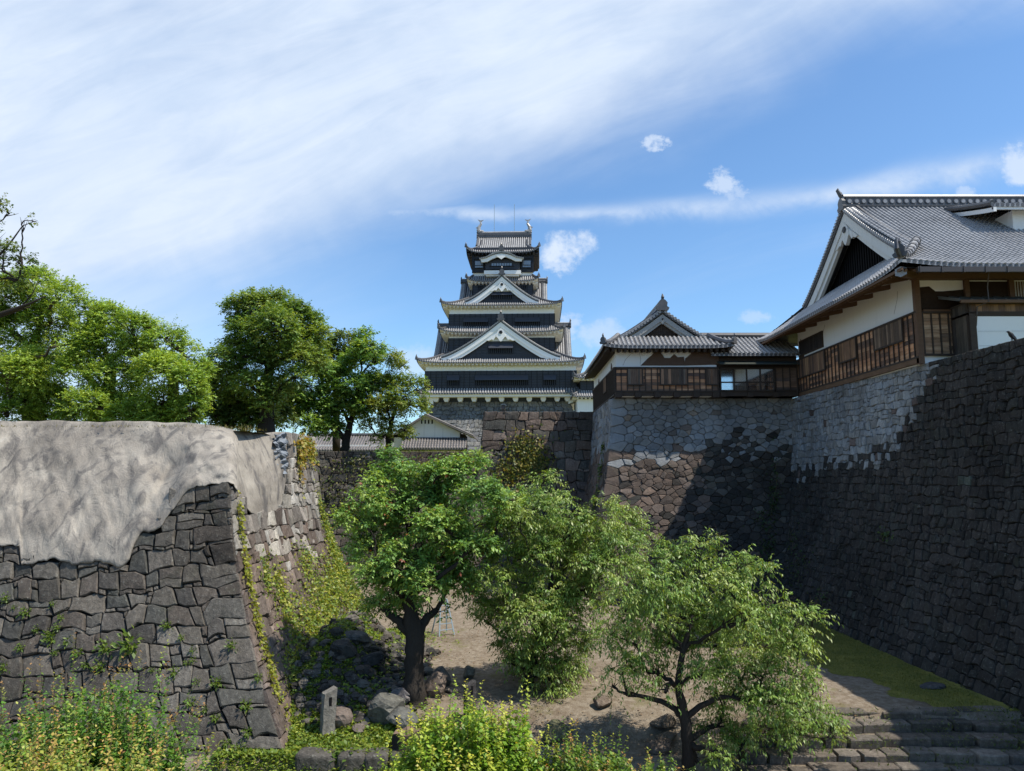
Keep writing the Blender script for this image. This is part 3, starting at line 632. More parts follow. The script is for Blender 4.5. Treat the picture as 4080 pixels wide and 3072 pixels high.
# stone steps at right
def steps():
    root = empty('stone_steps', (13.5, 26.0, -1.2)); tag(root, 'five wide old stone steps rising to the gravel court below the right wall', 'steps'); R = random.Random(6)
    for i in range(6):
        y = [26.75, 26.15, 25.38, 24.62, 23.95, 23.3][i]; z = -.22*i-.01; x0 = 8.2-.3*i; mb = MB(); x = x0; xe = 17.3
        while x < xe:
            w = R.uniform(.7, 1.7); x1 = min(x+w, xe); d0 = R.uniform(-.1, .06); dep = R.uniform(.42, .62); tz = z+R.uniform(-.035, .035); rag = [R.uniform(-.05, .05) for _ in range(6)]
            yy = y+d0+.09*math.sin(x*.9+i); c = mixcol([(.135, .112, .094), (.108, .094, .08), (.092, .082, .073), (.16, .138, .118)], R, .25)
            top = [(x+.02+abs(rag[0]), yy+rag[1], tz), (x+w*.5, yy-.04+rag[2], tz+rag[5]*.3), (x1-.02-abs(rag[3]), yy+rag[4], tz), (x1-.03, yy+dep, tz+rag[0]*.3), (x+w*.45, yy+dep+.05, tz), (x+.03, yy+dep, tz+rag[1]*.3)]
            cx = sum(p[0] for p in top)/6; cy = sum(p[1] for p in top)/6; inn = [(cx+(p[0]-cx)*.95, cy+(p[1]-cy)*.90, p[2]+.0) for p in top]
            mid = [(p[0], p[1], p[2]-.035) for p in top]; bot = [(p[0]+R.uniform(-.03, .03), p[1]+(.03 if q < 3 else 0), p[2]-.30) for q, p in enumerate(top)]
            loc = lambda L: [(a-13.5, b-26.0, c_+1.2) for a, b, c_ in L]
            vs = loc(inn)+loc(mid)+loc(bot); mb.add(vs, [tuple(range(6))]+[(r*6+k, r*6+(k+1) % 6, (r+1)*6+(k+1) % 6, (r+1)*6+k) for r in (0, 1) for k in range(6)], 0, c); x = x1
        mb.build('step', [M['stone']], root)
        e = MB(); e.grid([[(a-13.5, b-26.0, z-.075+1.2) for a in (x0, xe)] for b in (y+.3, y+.95)], 0); e.build('earth_tread', [M['ground']], root)
steps()
def ladder():
    p = PZ(1765, 2525, 0.0); z = gz(p[0], p[1]); root = empty('stepladder', (p[0], p[1], z), .5); tag(root, 'thin pale blue metal stepladder standing behind the thick tree trunk', 'stepladder')
    for sx in (-1, 1):
        for sy in (-1, 1):
            mb = MB(); mb.beam((sx*.42, sy*.5, 0), (sx*.18, sy*.05, 1.75), .06, .04, (0, 1, 0)); mb.build('leg', [M['metal']], root)
    for k in range(1, 6):
        t = k/6; w = .42-.24*t; mb = MB(); mb.beam((-w, -.5+.45*t, 1.75*t), (w, -.5+.45*t, 1.75*t), .07, .03); mb.build('rung', [M['metal']], root)
ladder()
# ------------------------------------------------------------------ Japanese roofs
class Side:
    """k = 0 front, 1 right, 2 back, 3 left of a building; (lateral, outward, z) -> local xyz"""
    def __init__(s, k, cx=0.0, cy=0.0):
        s.l = np.array([(1, 0, 0), (0, 1, 0), (-1, 0, 0), (0, -1, 0)][k], float); s.o = np.array([(0, -1, 0), (1, 0, 0), (0, 1, 0), (-1, 0, 0)][k], float); s.c = np.array((cx, cy, 0.0))
    def __call__(s, l, o, z): return s.c+s.l*l+s.o*o+np.array((0, 0, z))
def roof_slope(mb, P, prof, xa, xb, sp, r, lift=None, tile=0.0, ribs=True, m_rib=0, m_pan=1, eave=0.14, nseg=4):
    """P(l,o,z); prof [(o,z)] from top to eave; xa/xb lateral limits per profile point"""
    n = len(prof); lift = lift or (lambda x, t: 0.0)
    def pt(x, q):
        i = min(int(q), n-2); f = q-i; o = prof[i][0]+(prof[i+1][0]-prof[i][0])*f; z = prof[i][1]+(prof[i+1][1]-prof[i][1])*f
        return P(x, o, z+lift(x, q/(n-1)))
    nx = 25
    rows = [[pt(xa[i]+(xb[i]-xa[i])*j/(nx-1), i) for j in range(nx)] for i in range(n)]
    mb.grid(rows, m_pan)
    if eave: mb.grid([rows[-1], [p-np.array((0, 0, eave)) for p in rows[-1]]], m_rib)
    if not ribs: return
    Lx = max(xb)-min(xa); cnt = int(Lx/sp); off = (Lx-cnt*sp)/2
    for k in range(cnt+1):
        x = min(xa)+off+k*sp; qs = [i/8*(n-1)/1 for i in range(9)]; fine = [(n-1)*i/40 for i in range(41)]
        ok = [q for q in fine if np.interp(q, range(n), xa)-1e-6 <= x <= np.interp(q, range(n), xb)+1e-6]
        if len(ok) < 2: continue
        q0, q1 = ok[0], ok[-1]; ln = np.linalg.norm(pt(x, q1)-pt(x, q0))
        if tile:
            m = max(1, int(ln/tile)); path = []; rad = []
            for i in range(m):
                path += [pt(x, q0+(q1-q0)*i/m), pt(x, q0+(q1-q0)*(i+.97)/m)]; rad += [r*.84, r*1.08]
        else: m = 7; path = [pt(x, q0+(q1-q0)*i/m) for i in range(m+1)]; rad = [r]*(m+1)
        d = path[-1]-path[0]; d /= np.linalg.norm(d); lat = P(1, 0, 0)-P(0, 0, 0); up = np.cross(d, lat); up = up if up[2] > 0 else -up
        vs = []
        for p, rr in zip(path, rad):
            for j in range(nseg+1): a = math.pi*j/nseg; vs.append(p+lat*math.cos(a)*rr+up*math.sin(a)*rr*1.05)
        w = nseg+1; fs = [(i*w+j, i*w+j+1, (i+1)*w+j+1, (i+1)*w+j) for i in range(len(path)-1) for j in range(nseg)]; fs.append(tuple(range((len(path)-1)*w, len(path)*w))); mb.add(vs, fs, m_rib)
        # round end tile
        e = path[-1]; mb.add([e-np.array((0, 0, r*.35))+lat*math.cos(a)*r*1.15+np.array((0, 0, 1))*math.sin(a)*r*1.15+d*.02 for a in np.linspace(0, 2*math.pi, 9)[:-1]], [tuple(range(8))], 2)
def concave(o0, z0, o1, z1, p=1.35, n=8): return [(o0+(o1-o0)*i/n, z1+(z0-z1)*(1-i/n)**p) for i in range(n+1)]
def onigawara(mb, c, s, fwd, mat=0):
    """ridge-end demon tile: shield with shoulders and a knob"""
    c = np.array(c, float); f = np.array(fwd, float); l = np.array((-f[1], f[0], 0)); z = np.array((0, 0, 1.0))
    sh = [(-.5, 0), (-.62, .25), (-.4, .4), (-.45, .75), (-.25, 1.0), (0, 1.12), (.25, 1.0), (.45, .75), (.4, .4), (.62, .25), (.5, 0)]
    mb.prism([c+l*a*s+z*b*s-f*.1*s for a, b in sh], f*.28*s, mat); mb.tube([c+z*s*1.05, c+z*s*1.3+f*.1*s, c+z*s*1.62+f*.02*s], [s*.13, s*.16, s*.05], 6, mat)
TILES = lambda: [M['tile'], M['pan'], M['ridge']]
def hip_skirt(root, a, zt, e, ze, sp, r, ay=None, ey=None, up=0.5, sides=(0, 1, 2, 3), soffit='shade_white', rafter=None, zs=None, mats=None, tile=0, dent=0.62, wall=None, wally=None):
    ay = a if ay is None else ay; ey = e if ey is None else ey
    wall = a if wall is None else wall; wally = (wall if ay == a else ay) if wally is None else wally
    ro = MB(); so = MB()
    for k in sides:
        P = Side(k); A, E_ = (ay, ey) if k in (0, 2) else (a, e); la, le = (a, e) if k in (0, 2) else (ay, ey)
        pr = concave(A, zt, E_, ze); xs_ = [la+(le-la)*i/(len(pr)-1) for i in range(len(pr))]
        lf = lambda x, t, le=le: up*(abs(x)/le)**7*t
        roof_slope(ro, P, pr, [-x for x in xs_], xs_, sp, r, lf, tile, ribs=(k != 2))
        zs_ = ze-.1 if zs is None else zs; WA, wl_ = (wally, wall) if k in (0, 2) else (wall, wally)
        rows = []
        for t in (0, 1): rows.append([P(x, WA-.05 if t == 0 else E_-.12, (zs_ if t == 0 else ze-.15)+up*(abs(x)/le)**7*t) for x in np.linspace(-(wl_ if t == 0 else le-.12), (wl_ if t == 0 else le-.12), 25)])
        so.grid(rows, 0)
        if dent:
            m = int(2*le/dent)
            for i in range(m+1):
                x = -le+.3+(2*le-.6)*i/m; lim = max(WA-.05, WA+(abs(x)-wl_)*(E_-WA)/max(.01, le-wl_)) if abs(x) > wl_ else WA-.02
                up_ = up*(abs(x)/le)**7; zz = lambda o: zs_+(ze-.15-zs_)*(o-WA)/(E_-WA)-.11+up_*max(0, (o-WA)/(E_-WA))
                if E_-.2-lim > .15: so.beam(P(x, lim, zz(lim)), P(x, E_-.2, zz(E_-.2)), dent*.42, .2, (0, 0, 1), 0)
    for sx in (-1, 1):
        for sy in (-1,) if True else (-1, 1):
            pts = [np.array((sx*(a+(e-a)*t), sy*(ay+(ey-ay)*t), ze+(zt-ze)*(1-t)**1.35+up*((a+(e-a)*t)/e)**7*t+.14)) for t in np.linspace(0, 1, 8)]
            ro.tube(pts, r*1.9, 7, 2); onigawara(ro, pts[-1]-np.array((0, 0, .15)), r*4.6, np.array((sx*.7, sy*.7, 0)), 2)
    o = ro.build('roof', mats or TILES(), root); so.build('soffit', [M[soffit]], o); return o
def gable(root, P, d, za, w, zf, depth, rib=.36, r=.11, c=0.0, p=1.3, board='plaster', bw=.85, wall='black', fin=1.0, window=True, pend=1.0, mats=None, tile=0, foot=0.0, verge=.5, name='gable', backfin=False, inset=.7, lattice=False):
    """triangular gable facing along side frame P at outward distance d"""
    prof = [(w*(1+foot)*i/12, za-(za-zf)*(1-max(0, 1-i/12*(1+foot))**p) if i/12*(1+foot) <= 1 else zf-(i/12*(1+foot)-1)*(za-zf)*.25) for i in range(13)]
    g = MB()
    for sgn in (-1, 1):
        Q = lambda l, o, z, sgn=sgn: P(c+sgn*o, d-l, z)
        roof_slope(g, Q, prof, [0]*13, [depth]*13, rib, r, None, tile, eave=0)
        # verge: band and the row of round tile ends that looks outwards
        top = [P(c+sgn*o, d+.03, z+r*.4) for o, z in prof]; bot = [P(c+sgn*o, d+.03, z-verge*.55) for o, z in prof]; g.grid([top, bot], 1); g.grid([[q-P(0, .5, 0)+P(0, 0, 0) for q in bot], bot], 1)
        L = sum(math.hypot(prof[i+1][0]-prof[i][0], prof[i+1][1]-prof[i][1]) for i in range(12)); m = int(L/(rib*.8))
        for i in range(m+1):
            q = 12*i/m; o = np.interp(q, range(13), [a for a, _ in prof]); z = np.interp(q, range(13), [b for _, b in prof])
            g.tube([P(c+sgn*o, d+.12, z-.02), P(c+sgn*o, d-.55, z+.04)], r*1.15, 7, 0)
        pts = [P(c+sgn*o, d-.75, z+r*1.5) for o, z in prof]; g.tube(pts, r*1.35, 6, 2)
    g.tube([P(c, d+.05, za+r*2), P(c, d-depth, za+r*2)], r*2.6, 8, 2); g.beam(P(c, d+.02, za+r*3.6), P(c, d-depth, za+r*3.6), r*3.0, r*5, (0, 0, 1), 2); g.tube([P(c, d+.05, za+r*6.4), P(c, d-depth, za+r*6.4)], r*1.5, 7, 0)
    if fin: onigawara(g, P(c, d+.1, za-r), fin, P.o, 2)
    o_ = g.build(name, mats or TILES(), root)
    b = MB()
    for sgn in (-1, 1):
        for (a0, a1, dd) in ((.42, .42+bw*.62, -.05), (.42+bw*.62, .42+bw*1.05, -.16)):
            U = [(o, z-verge*a0) for o, z in prof]; V_ = [(max(0, o), z-a1) for o, z in prof]
            U = [(o, z-a0*.8) for o, z in prof]
            for i in range(12):
                q = [P(c+sgn*U[i][0], d+dd, U[i][1]), P(c+sgn*U[i+1][0], d+dd, U[i+1][1]), P(c+sgn*V_[i+1][0], d+dd, max(V_[i+1][1], zf-.4)), P(c+sgn*V_[i][0], d+dd, V_[i][1])]
                b.prism(q, P.o*-.2, 0)
    b.build('bargeboard', [M[board]], o_)
    wl = MB(); tri = [P(c-o, d-inset, z-.6) for o, z in prof[::-1]]+[P(c+o, d-inset, z-.6) for o, z in prof[1:]]; wl.add(tri, [tuple(range(len(tri)))], 0)
    if lattice:
        for x in np.arange(-w, w, .3):
            zz = np.interp(abs(x), [q[0] for q in prof], [q[1] for q in prof])-1.0
            if zz > zf: wl.beam(P(c+x, d-inset+.06, zf-.5), P(c+x, d-inset+.06, zz), .13, .1, P.o, 0)
    else:
        for x in np.arange(-w*.8, w*.8, .9):
            zz = np.interp(abs(x), [q[0] for q in prof], [q[1] for q in prof])-.9
            if zz > zf: wl.beam(P(c+x, d-inset+.04, zf-.3), P(c+x, d-inset+.04, zz), .09, .06, P.o, 0)
        for z in np.arange(zf, za-1.5, .5):
            x = np.interp(za-z-1.0, [za-q[1] for q in prof], [q[0] for q in prof])
            if x > .3: wl.beam(P(c-x, d-inset+.03, z), P(c+x, d-inset+.03, z), .05, .05, P.o, 0)
    wl.build('gable_wall', [M[wall]], o_)
    if pend:
        h = MB(); s = pend; zc = za-1.05*bw-.62*s; f = P.o
        if window: h.prism([P(c-1.35*s, d-inset+.08, zc-.75*s), P(c+1.35*s, d-inset+.08, zc-.75*s), P(c+.3*s, d-inset+.08, zc+.6*s), P(c-.3*s, d-inset+.08, zc+.6*s)], f*.1, 0)
        body = [(0, .55), (.28, .3), (.42, .0), (.5, -.3), (.3, -.5), (.12, -.75), (0, -.85), (-.12, -.75), (-.3, -.5), (-.5, -.3), (-.42, 0), (-.28, .3)]
        h.prism([P(c+x*s, d-.25, zc+y*s) for x, y in body], f*.22, 0)
        for sg in (-1, 1): h.prism([P(c+sg*x*s, d-.22, zc+y*s) for x, y in [(.4, .05), (.75, -.2), (1.05, -.38), (1.5, -.72), (1.2, -.75), (.95, -.62), (.75, -.68), (.5, -.35)]], f*.15, 0)
        po = h.build('pendant', [M[board]], o_)
        hx = MB(); hx.prism([P(c+.2*s*math.cos(t), d-.02, zc+.12*s+.2*s*math.sin(t)) for t in np.linspace(0, 2*math.pi, 7)[:-1]], f*.06, 0); hx.build('rosette', [M['blackp']], o_)
    return o_
def flap_window(root, P, d, x0, x1, z0, z1, flap=.55, parent_name='window', bars=True):
    f = MB(); fr = .1
    for a, b_, c0, c1 in ((x0-fr, x1+fr, z1, z1+fr), (x0-fr, x1+fr, z0-fr, z0), (x0-fr, x0, z0, z1), (x1, x1+fr, z0, z1)): f.prism([P(a, d, c0), P(b_, d, c0), P(b_, d, c1), P(a, d, c1)], P.o*.09, 0)
    f.prism([P(x0, d, z0), P(x1, d, z0), P(x1, d, z1), P(x0, d, z1)], P.o*.025, 1)
    w = f.build(parent_name, [M['blackp'], M['void']], root)
    if bars:
        b = MB()
        for x in np.arange(x0+.15, x1, .3): b.prism([P(x-.05, d+.03, z0), P(x+.05, d+.03, z0), P(x+.05, d+.03, z1), P(x-.05, d+.03, z1)], P.o*.05, 0)
        b.build('window_bars', [M['black']], w)
    if flap:
        h = (z1-z0)*flap; s = MB(); s.prism([P(x0-.05, d+.12, z1+.03), P(x1+.05, d+.12, z1+.03), P(x1+.05, d+.12+h*.55, z1-h*.95), P(x0-.05, d+.12+h*.55, z1-h*.95)], np.array((0, 0, .06)), 0); s.build('awning_shutter', [M['blackshut']], w)
    return w
M['blackshut'] = mat_plain('black_shutter', (0.03, 0.033, 0.042), 0.42, 0.35, 1.5, 0.1, 0.5, (4, 4, .5))
def storey(root, half, z0, z1, mat='black', halfy=None, name='storey', battens=True, sides=(0, 1, 3)):
    hy = halfy or half; b = MB(); b.box(-half, half, -hy, hy, z0, z1, 0); o = b.build(name, [M[mat]], root)
    if battens:
        q = MB()
        for k in sides:
            P = Side(k); D, L = (hy, half) if k in (0, 2) else (half, hy)
            for x in np.linspace(-L, L, int(2*L/.85)+1): q.beam(P(x, D+.03, z0), P(x, D+.03, z1), .12, .06, P.o, 0)
            for z in np.arange(z0+.25, z1, .42): q.beam(P(-L, D+.02, z), P(L, D+.02, z), .05, .05, P.o, 0)
        q.build('battens', [M['blackp']], o)
    return o
def keep():
    Dc = 126.8; Xc = ray(2005, 1500)[0]*115
    def hz(ul, ur, v): a = (ray(ur, v)[0]-ray(ul, v)[0])/2; h = a*Dc/(1+a); return h, EYE+ray(2005, v)[1]*(Dc-h)
    def zv(v, h): return EYE+ray(2005, v)[1]*(Dc-h)
    def Z1(x, y): return 1600+x*.3617, 860+y*.3617
    def fx(u, h, v=1300): return ray(u, v)[0]*(Dc-h)-Xc
    root = empty('castle_keep', (Xc, Dc, 0), math.radians(-2.0)); tag(root, 'tall black and white tiered castle keep with curved gables on a grey stone base', 'castle keep')
    # stone base
    hb, zb = hz(1741, 2287, 1602); B = 10.0; e = hb+6.2
    g = lambda t: .55*t+.45*t*t
    fs = []
    for k, (A0, B0, A1, B1, out) in enumerate([((-hb, -hb), (hb, -hb), (-e, -e), (e, -e), (0, -1, 0)), ((hb, -hb), (hb, hb), (e, -e), (e, e), (1, 0, 0)), ((-hb, hb), (-hb, -hb), (-e, e), (-e, -e), (-1, 0, 0))]):
        fs.append((Face(A0, B0, A1, B1, zb, B, out, g), dict(w=1.05, h=.85, seed=70+k, small=.6, gap=.04, proud=.1, col=lambda p, R: mixcol([(.15, .15, .15), (.17, .165, .155), (.135, .135, .14), (.18, .17, .16)], R, .15), corner=(True, True), cw=1.2)))
    masonry('stone_base', None, fs, None, root)
    # floor 0: dark strip with bracket beams
    h0, _ = hz(1741, 2287, 1590); z0a, z0b = zb+.02, zv(1566, h0); storey(root, h0-.1, z0a, z0b+.3, 'black', battens=False, name='undercroft')
    h1, _ = hz(1705, 2309, 1510); z1a = zv(1551, h1); z1b = zv(1477, h1); z1c = zv(1440, h1)
    hA, zA = hz(1690, 2322, 1570)
    hip_skirt(root, h1-.05, z1a+.1, h1+1.0, zA+.1, .42, .13, up=.1, zs=zA-.25, dent=0)
    bd = MB(); bd.box(-h1-.7, h1+.7, -h1-.7, h1+.7, zA-.42, zA+.0, 0); bd.build('white_band', [M['plaster']], root)
    for i in range(11):
        x = fx(1600+(420+142*i if i < 10 else 1840)*.3617 if i else 1600+420*.3617, h0); w = .42
        if i: x = fx(1600+[420, 533, 684, 834, 985, 1132, 1283, 1431, 1582, 1732, 1842][i]*.3617, h0)
        q = MB(); y0, y1 = -h0-1.15, -h0+.1; zz0, zz1 = zA-1.12, zA-.40
        sec = [(-w, zz1), (w, zz1), (w, zz0+.35), (w*.55, zz0), (-w*.55, zz0), (-w, zz0+.35)]; q.prism([(x+a, y0, b_) for a, b_ in sec], (0, y1-y0, 0), 0); q.build('bracket_beam', [M['shade_white']], root)
    for sx in (-1, 1):   # white flared dropping chutes at the corners
        q = MB(); q.prism([(sx*(h0-.3), -h0-1.0, zA-.40), (sx*(h0+2.0), -h0-1.0, zA-.40), (sx*(h0+1.9), -h0-1.0, zA-.7), (sx*(h0-.2), -h0-1.0, zA-1.5)], (0, 3.5, 0), 0); q.build('stone_drop', [M['plaster']], root)
    P = Side(0)
    st = storey(root, h1, z1a, z1b)
    for (ul, ur) in ((1795, 1842), (1906, 2114), (2176, 2222)): flap_window(st, P, h1+.05, fx(ul, h1), fx(ur, h1), zv(1535, h1), zv(1496, h1))
    def tier(ul, ur, ve, vt, inner, wall, zp, sp=.36, r=.115, up=.5):
        e_, ze = hz(ul, ur, ve); zt = zv(vt, inner); zs = ze-.3; hip_skirt(root, inner-.05, zt, e_, ze, sp, r, up=up, zs=zs, wall=wall)
        if zp is not None: storey(root, wall-.06, zp, zs+.12, 'plaster', battens=False, name='plaster_band')
        return e_, ze
    h2, _ = hz(1793, 2218, 1400)
    e1, ze1 = tier(1672, 2343, 1443, 1404, h2, h1, z1b)
    # first great gable, facing front, and its side twins
    gd = h2+3.0; za = zv(1262, gd); zf = zv(1418, gd); w = (fx(2247, gd)-fx(1774, gd))/2
    G1 = gable(root, P, gd, za-.5, w, zf, gd-h2+2, c=0, fin=1.05, pend=1.55, bw=1.15); P0 = P
    flap_window(G1, P, gd-.64, -1.9, 1.9, zv(1404, gd), zv(1368, gd))
    for k in (1, 3):
        gs = (2005-1738)/FPX*Dc*.99; gable(root, Side(k), gs, EYE+ray(1740, 1305)[1]*Dc, 7.2, zf-.2, gs-h2+1.5, fin=1.0, pend=1.0, window=False)
    z2a, z2b, z2c = zv(1418, h2)-1.0, zv(1346, h2), zv(1322, h2)
    storey(root, h2, z2a, z2b)
    e2, ze2 = tier(1757, 2257, 1321, 1300, h2, h2, z2b, up=.6)
    h3 = h2-.02; z3a, z3b, z3c = zv(1306, h3), zv(1250, h3), zv(1215, h3)
    st3 = storey(root, h3, z3a, z3b)
    for (a, b_) in ((705, 970), (1272, 1540)): flap_window(st3, P, h3+.05, fx(Z1(a, 0)[0], h3), fx(Z1(b_, 0)[0], h3), zv(1301, h3), zv(1268, h3))
    h4, _ = hz(1884, 2124, 1150)
    e3, ze3 = tier(1763, 2247, 1214, 1182, h4, h3, z3b)
    gd = h4+3.3; za = zv(1084, gd); zf = zv(1196, gd); w = (fx(2153, gd)-fx(1859, gd))/2
    G2 = gable(root, P, gd, za-.4, w, zf, gd-h4+1.5, fin=.92, pend=1.25, bw=1.0)
    flap_window(G2, P, gd-.64, -1.75, 1.75, zv(1187, gd), zv(1160, gd))
    for k in (1, 3):
        gs = (2005-1833)/FPX*Dc*1.0; gable(root, Side(k), gs, EYE+ray(1833, 1128)[1]*Dc, 5.4, zf, gs-h4+1, fin=.8, pend=.8, window=False)
    z4a, z4b = zv(1200, h4)-.8, zv(1117, h4); st4 = storey(root, h4, z4a, z4b+.3)
    for (a, b_) in ((855, 905), (1335, 1380)): flap_window(st4, P, h4+.05, fx(Z1(a, 0)[0], h4), fx(Z1(b_, 0)[0], h4), zv(1152, h4), zv(1133, h4), .4)
    e4, ze4 = tier(1860, 2149, 1118, 1099, h4, h4, None, up=.6)
    h5 = h4-.02; z5a, z5b = zv(1099, h5), zv(1087, h5); storey(root, h5, z5a, z5b, 'plaster', battens=False, name='plaster_band')
    z5c = zv(1003, h5); f5 = storey(root, h5-.1, z5b, z5c+.8, battens=False)
    # top floor posts, windows, balcony
    pm = MB()
    for x in (-h5, -h5*.63, h5*.63, h5): pm.box(x-.16, x+.16, -h5-.12, -h5+.2, z5b, z5c, 0)
    pm.box(-h5-.1, h5+.1, -h5-.14, -h5, zv(1030, h5)-.1, zv(1030, h5)+.1, 0); pm.box(-h5-.1, h5+.1, -h5-.35, -h5-.05, z5b, z5b+.35, 0); pm.build('corner_posts', [M['blackp']], f5)
    for sx in (-1, 1):
        g_ = MB(); x0, x1 = sorted((sx*h5*.66, sx*h5*.93)); zt, zb2 = zv(1040, h5), zv(1069, h5); g_.box(x0, x1, -h5-.05, -h5+.02, zb2, zt, 1); wn = g_.build('window', [M['blackp'], M['winglow']], f5)
        r_ = MB(); r_.box(x0, x1, -h5-.14, -h5-.06, zb2+(zt-zb2)*.35, zb2+(zt-zb2)*.42, 0); r_.box(x0, x1, -h5-.14, -h5-.06, zb2, zb2+.12, 0); r_.build('handrail', [M['blackp']], wn)
    bx = h5*.57; by = MB(); by.box(-bx, bx, -h5-1.0, -h5-.1, zv(1080, h5), zv(1040, h5), 0); bay = by.build('bay', [M['black']], f5)
    wb = MB(); x0 = fx(1600+1000*.3617, h5+1); x1 = fx(1600+1230*.3617, h5+1); zt, zb2 = zv(1049, h5+1), zv(1062, h5+1); wb.box(x0, x1, -h5-1.05, -h5-.98, zb2, zt, 0); wnb = wb.build('bay_window', [M['winglow']], bay)
    mb_ = MB()
    for x in np.linspace(x0, x1, 9): mb_.box(x-.04, x+.04, -h5-1.10, -h5-1.06, zb2, zt, 0)
    mb_.box(x0-.3, x1+.3, -h5-1.15, -h5-1.06, zb2-.55, zb2-.4, 0); mb_.box(x0-.3, x1+.3, -h5-1.15, -h5-1.06, zb2-.02, zb2+.1, 0); mb_.build('mullions', [M['blackp']], bay)
    q = MB(); q.box(-bx-.2, bx+.2, -h5-1.3, -h5, zv(1094, h5+1), zv(1079, h5+1), 0); q.box(-bx+.1, bx-.1, -h5-1.0, -h5, zv(1100, h5+1), zv(1094, h5+1), 0); q.build('balcony', [M['plaster']], root)
    # undulating gable
    def kp(X, Y, d): u, v = Z1(X, Y); return (ray(u, v)[0]*(Dc-d)-Xc, -d, EYE+ray(u, v)[1]*(Dc-d))
    up_ = [(880, 462), (950, 447), (1010, 412), (1060, 395), (1115, 389), (1170, 395), (1220, 412), (1280, 447), (1352, 460)]; tp = [(884, 474), (952, 460), (1012, 432), (1060, 418), (1115, 412), (1170, 418), (1220, 432), (1278, 460), (1348, 472)]; lo = [(897, 510), (960, 502), (1012, 474), (1060, 455), (1115, 450), (1170, 455), (1220, 474), (1272, 500), (1336, 500)]
    dk = h5+1.9; kr = MB(); U = [np.array(kp(*a, dk)) for a in up_]; T = [np.array(kp(*a, dk)) for a in tp]; back = np.array((0, 2.4, 0))
    kr.grid([T, U], 1); kr.grid([U, [p+back+np.array((0, 0, .25)) for p in U]], 1); kr.grid([T, [p+back for p in T]], 1)
    ui = np.array(U)
    for s_ in np.linspace(0, 8, 30):
        p = np.array([np.interp(s_, range(9), ui[:, j]) for j in range(3)]); kr.tube([p+np.array((0, -.1, -.1)), p+back*.95+np.array((0, 0, .25))], .15, 6, 0)
    kr.tube([U[4]+np.array((0, 0, .25)), U[4]+back+np.array((0, 0, .6))], .28, 7, 2); onigawara(kr, U[4]+np.array((0, 0, .1)), .85, (0, -1, 0), 2); ko = kr.build('undulating_gable', TILES(), root)
    bb = MB(); Lw = [np.array(kp(*a, dk-.1)) for a in lo]; Tw = [np.array(kp(*a, dk-.1)) for a in tp]
    for i in range(8): bb.prism([Tw[i], Tw[i+1], Lw[i+1], Lw[i]], (0, .3, 0), 0)
    hh = np.array(kp(1115, 446, dk)); bb.prism([hh+np.array((a, 0, b_)) for a, b_ in [(-.9, .15), (0, .2), (.9, .15), (.5, -.15), (.25, -.3), (0, -.5), (-.25, -.3), (-.5, -.15)]], (0, .2, 0), 0); bb.build('bargeboard', [M['plaster']], ko)
    # top roof: hip skirt with ridge parallel to the front
    e5, ze5 = hz(1857, 2149, 1003); zr = EYE+ray(2005, 945)[1]*Dc; rr = (2103-1899)/2/FPX*Dc; a5 = rr+.3
    dg = e5*.52; zg = ze5+(zr-ze5)*.42
    hip_skirt(root, a5-.6, zg, e5, ze5, .36, .115, ay=dg, up=.9, zs=ze5-.3, soffit='black', dent=.62)
    for sg in (0, 2):
        Pn = Side(sg); mbx = MB(); pr = [(dg*i/8, zr-(zr-zg)*(1-(1-i/8)**1.25)) for i in range(9)]; roof_slope(mbx, Pn, pr, [-a5]*9, [a5]*9, .36, .115, eave=0, ribs=(sg == 0))
        if sg == 0:
            for sx in (-1, 1): mbx.tube([Pn(sx*(a5-.05), o, z+.12) for o, z in pr], .2, 7, 2)
        mbx.build('main_roof', TILES(), root)
    gw = MB()
    for sx in (-1, 1): gw.prism([(sx*(a5-.6), -dg, zg), (sx*(a5-.6), dg, zg), (sx*(a5-.6), 0, zr)], (sx*-.2, 0, 0), 0)
    gw.build('gable_wall', [M['black']], root)
    rg = MB(); rg.box(-a5+.1, a5-.1, -.32, .32, zr-.1, zr+.75, 1); rg.tube([(-a5, 0, zr+.82), (a5, 0, zr+.82)], .24, 7, 0)
    for x in np.arange(-a5+.3, a5-.2, .4): rg.tube([(x, -.38, zr+.35), (x, .38, zr+.35)], .16, 8, 2)
    for sx in (-1, 1): onigawara(rg, (sx*a5, 0, zr-.4), 1.0, (sx, 0, 0), 2)
    rg.build('main_ridge', TILES(), root)
    for sx in (-1, 1):
        q = MB(); xx = sx*(a5-.55); pts = [(xx+sx*.1, 0, zr+.9), (xx+sx*.42, 0, zr+1.3), (xx+sx*.32, 0, zr+1.9), (xx-sx*.02, 0, zr+2.45), (xx+sx*.1, 0, zr+2.9)]; q.tube(pts, [.42, .38, .3, .2, .12], 7, 0); q.blob((xx-sx*.15, 0, zr+1.05), (.42, .3, .28), 8, 6, 0)
        q.prism([(xx+sx*.1, -.06, zr+2.7), (xx-sx*.5, -.06, zr+3.2), (xx+sx*.05, -.06, zr+3.1), (xx+sx*.6, -.06, zr+3.3)], (0, .12, 0), 0); q.prism([(xx+sx*.55, -.05, zr+1.5), (xx+sx*.95, -.05, zr+1.75), (xx+sx*.5, -.05, zr+2.0)], (0, .1, 0), 0); q.build('fish_ornament', [M['tile']], root)
        q = MB(); q.tube([(sx*(a5-2.9), .4, zr+.8), (sx*(a5-2.9), .4, zr+6.2)], .045, 5, 0); q.build('lightning_rod', [M['metal']], root)
M['winglow'] = mat_plain('window_reflection', (0.20, 0.24, 0.30), 0.08, 0.3, .4, 0, 0.9)
keep()
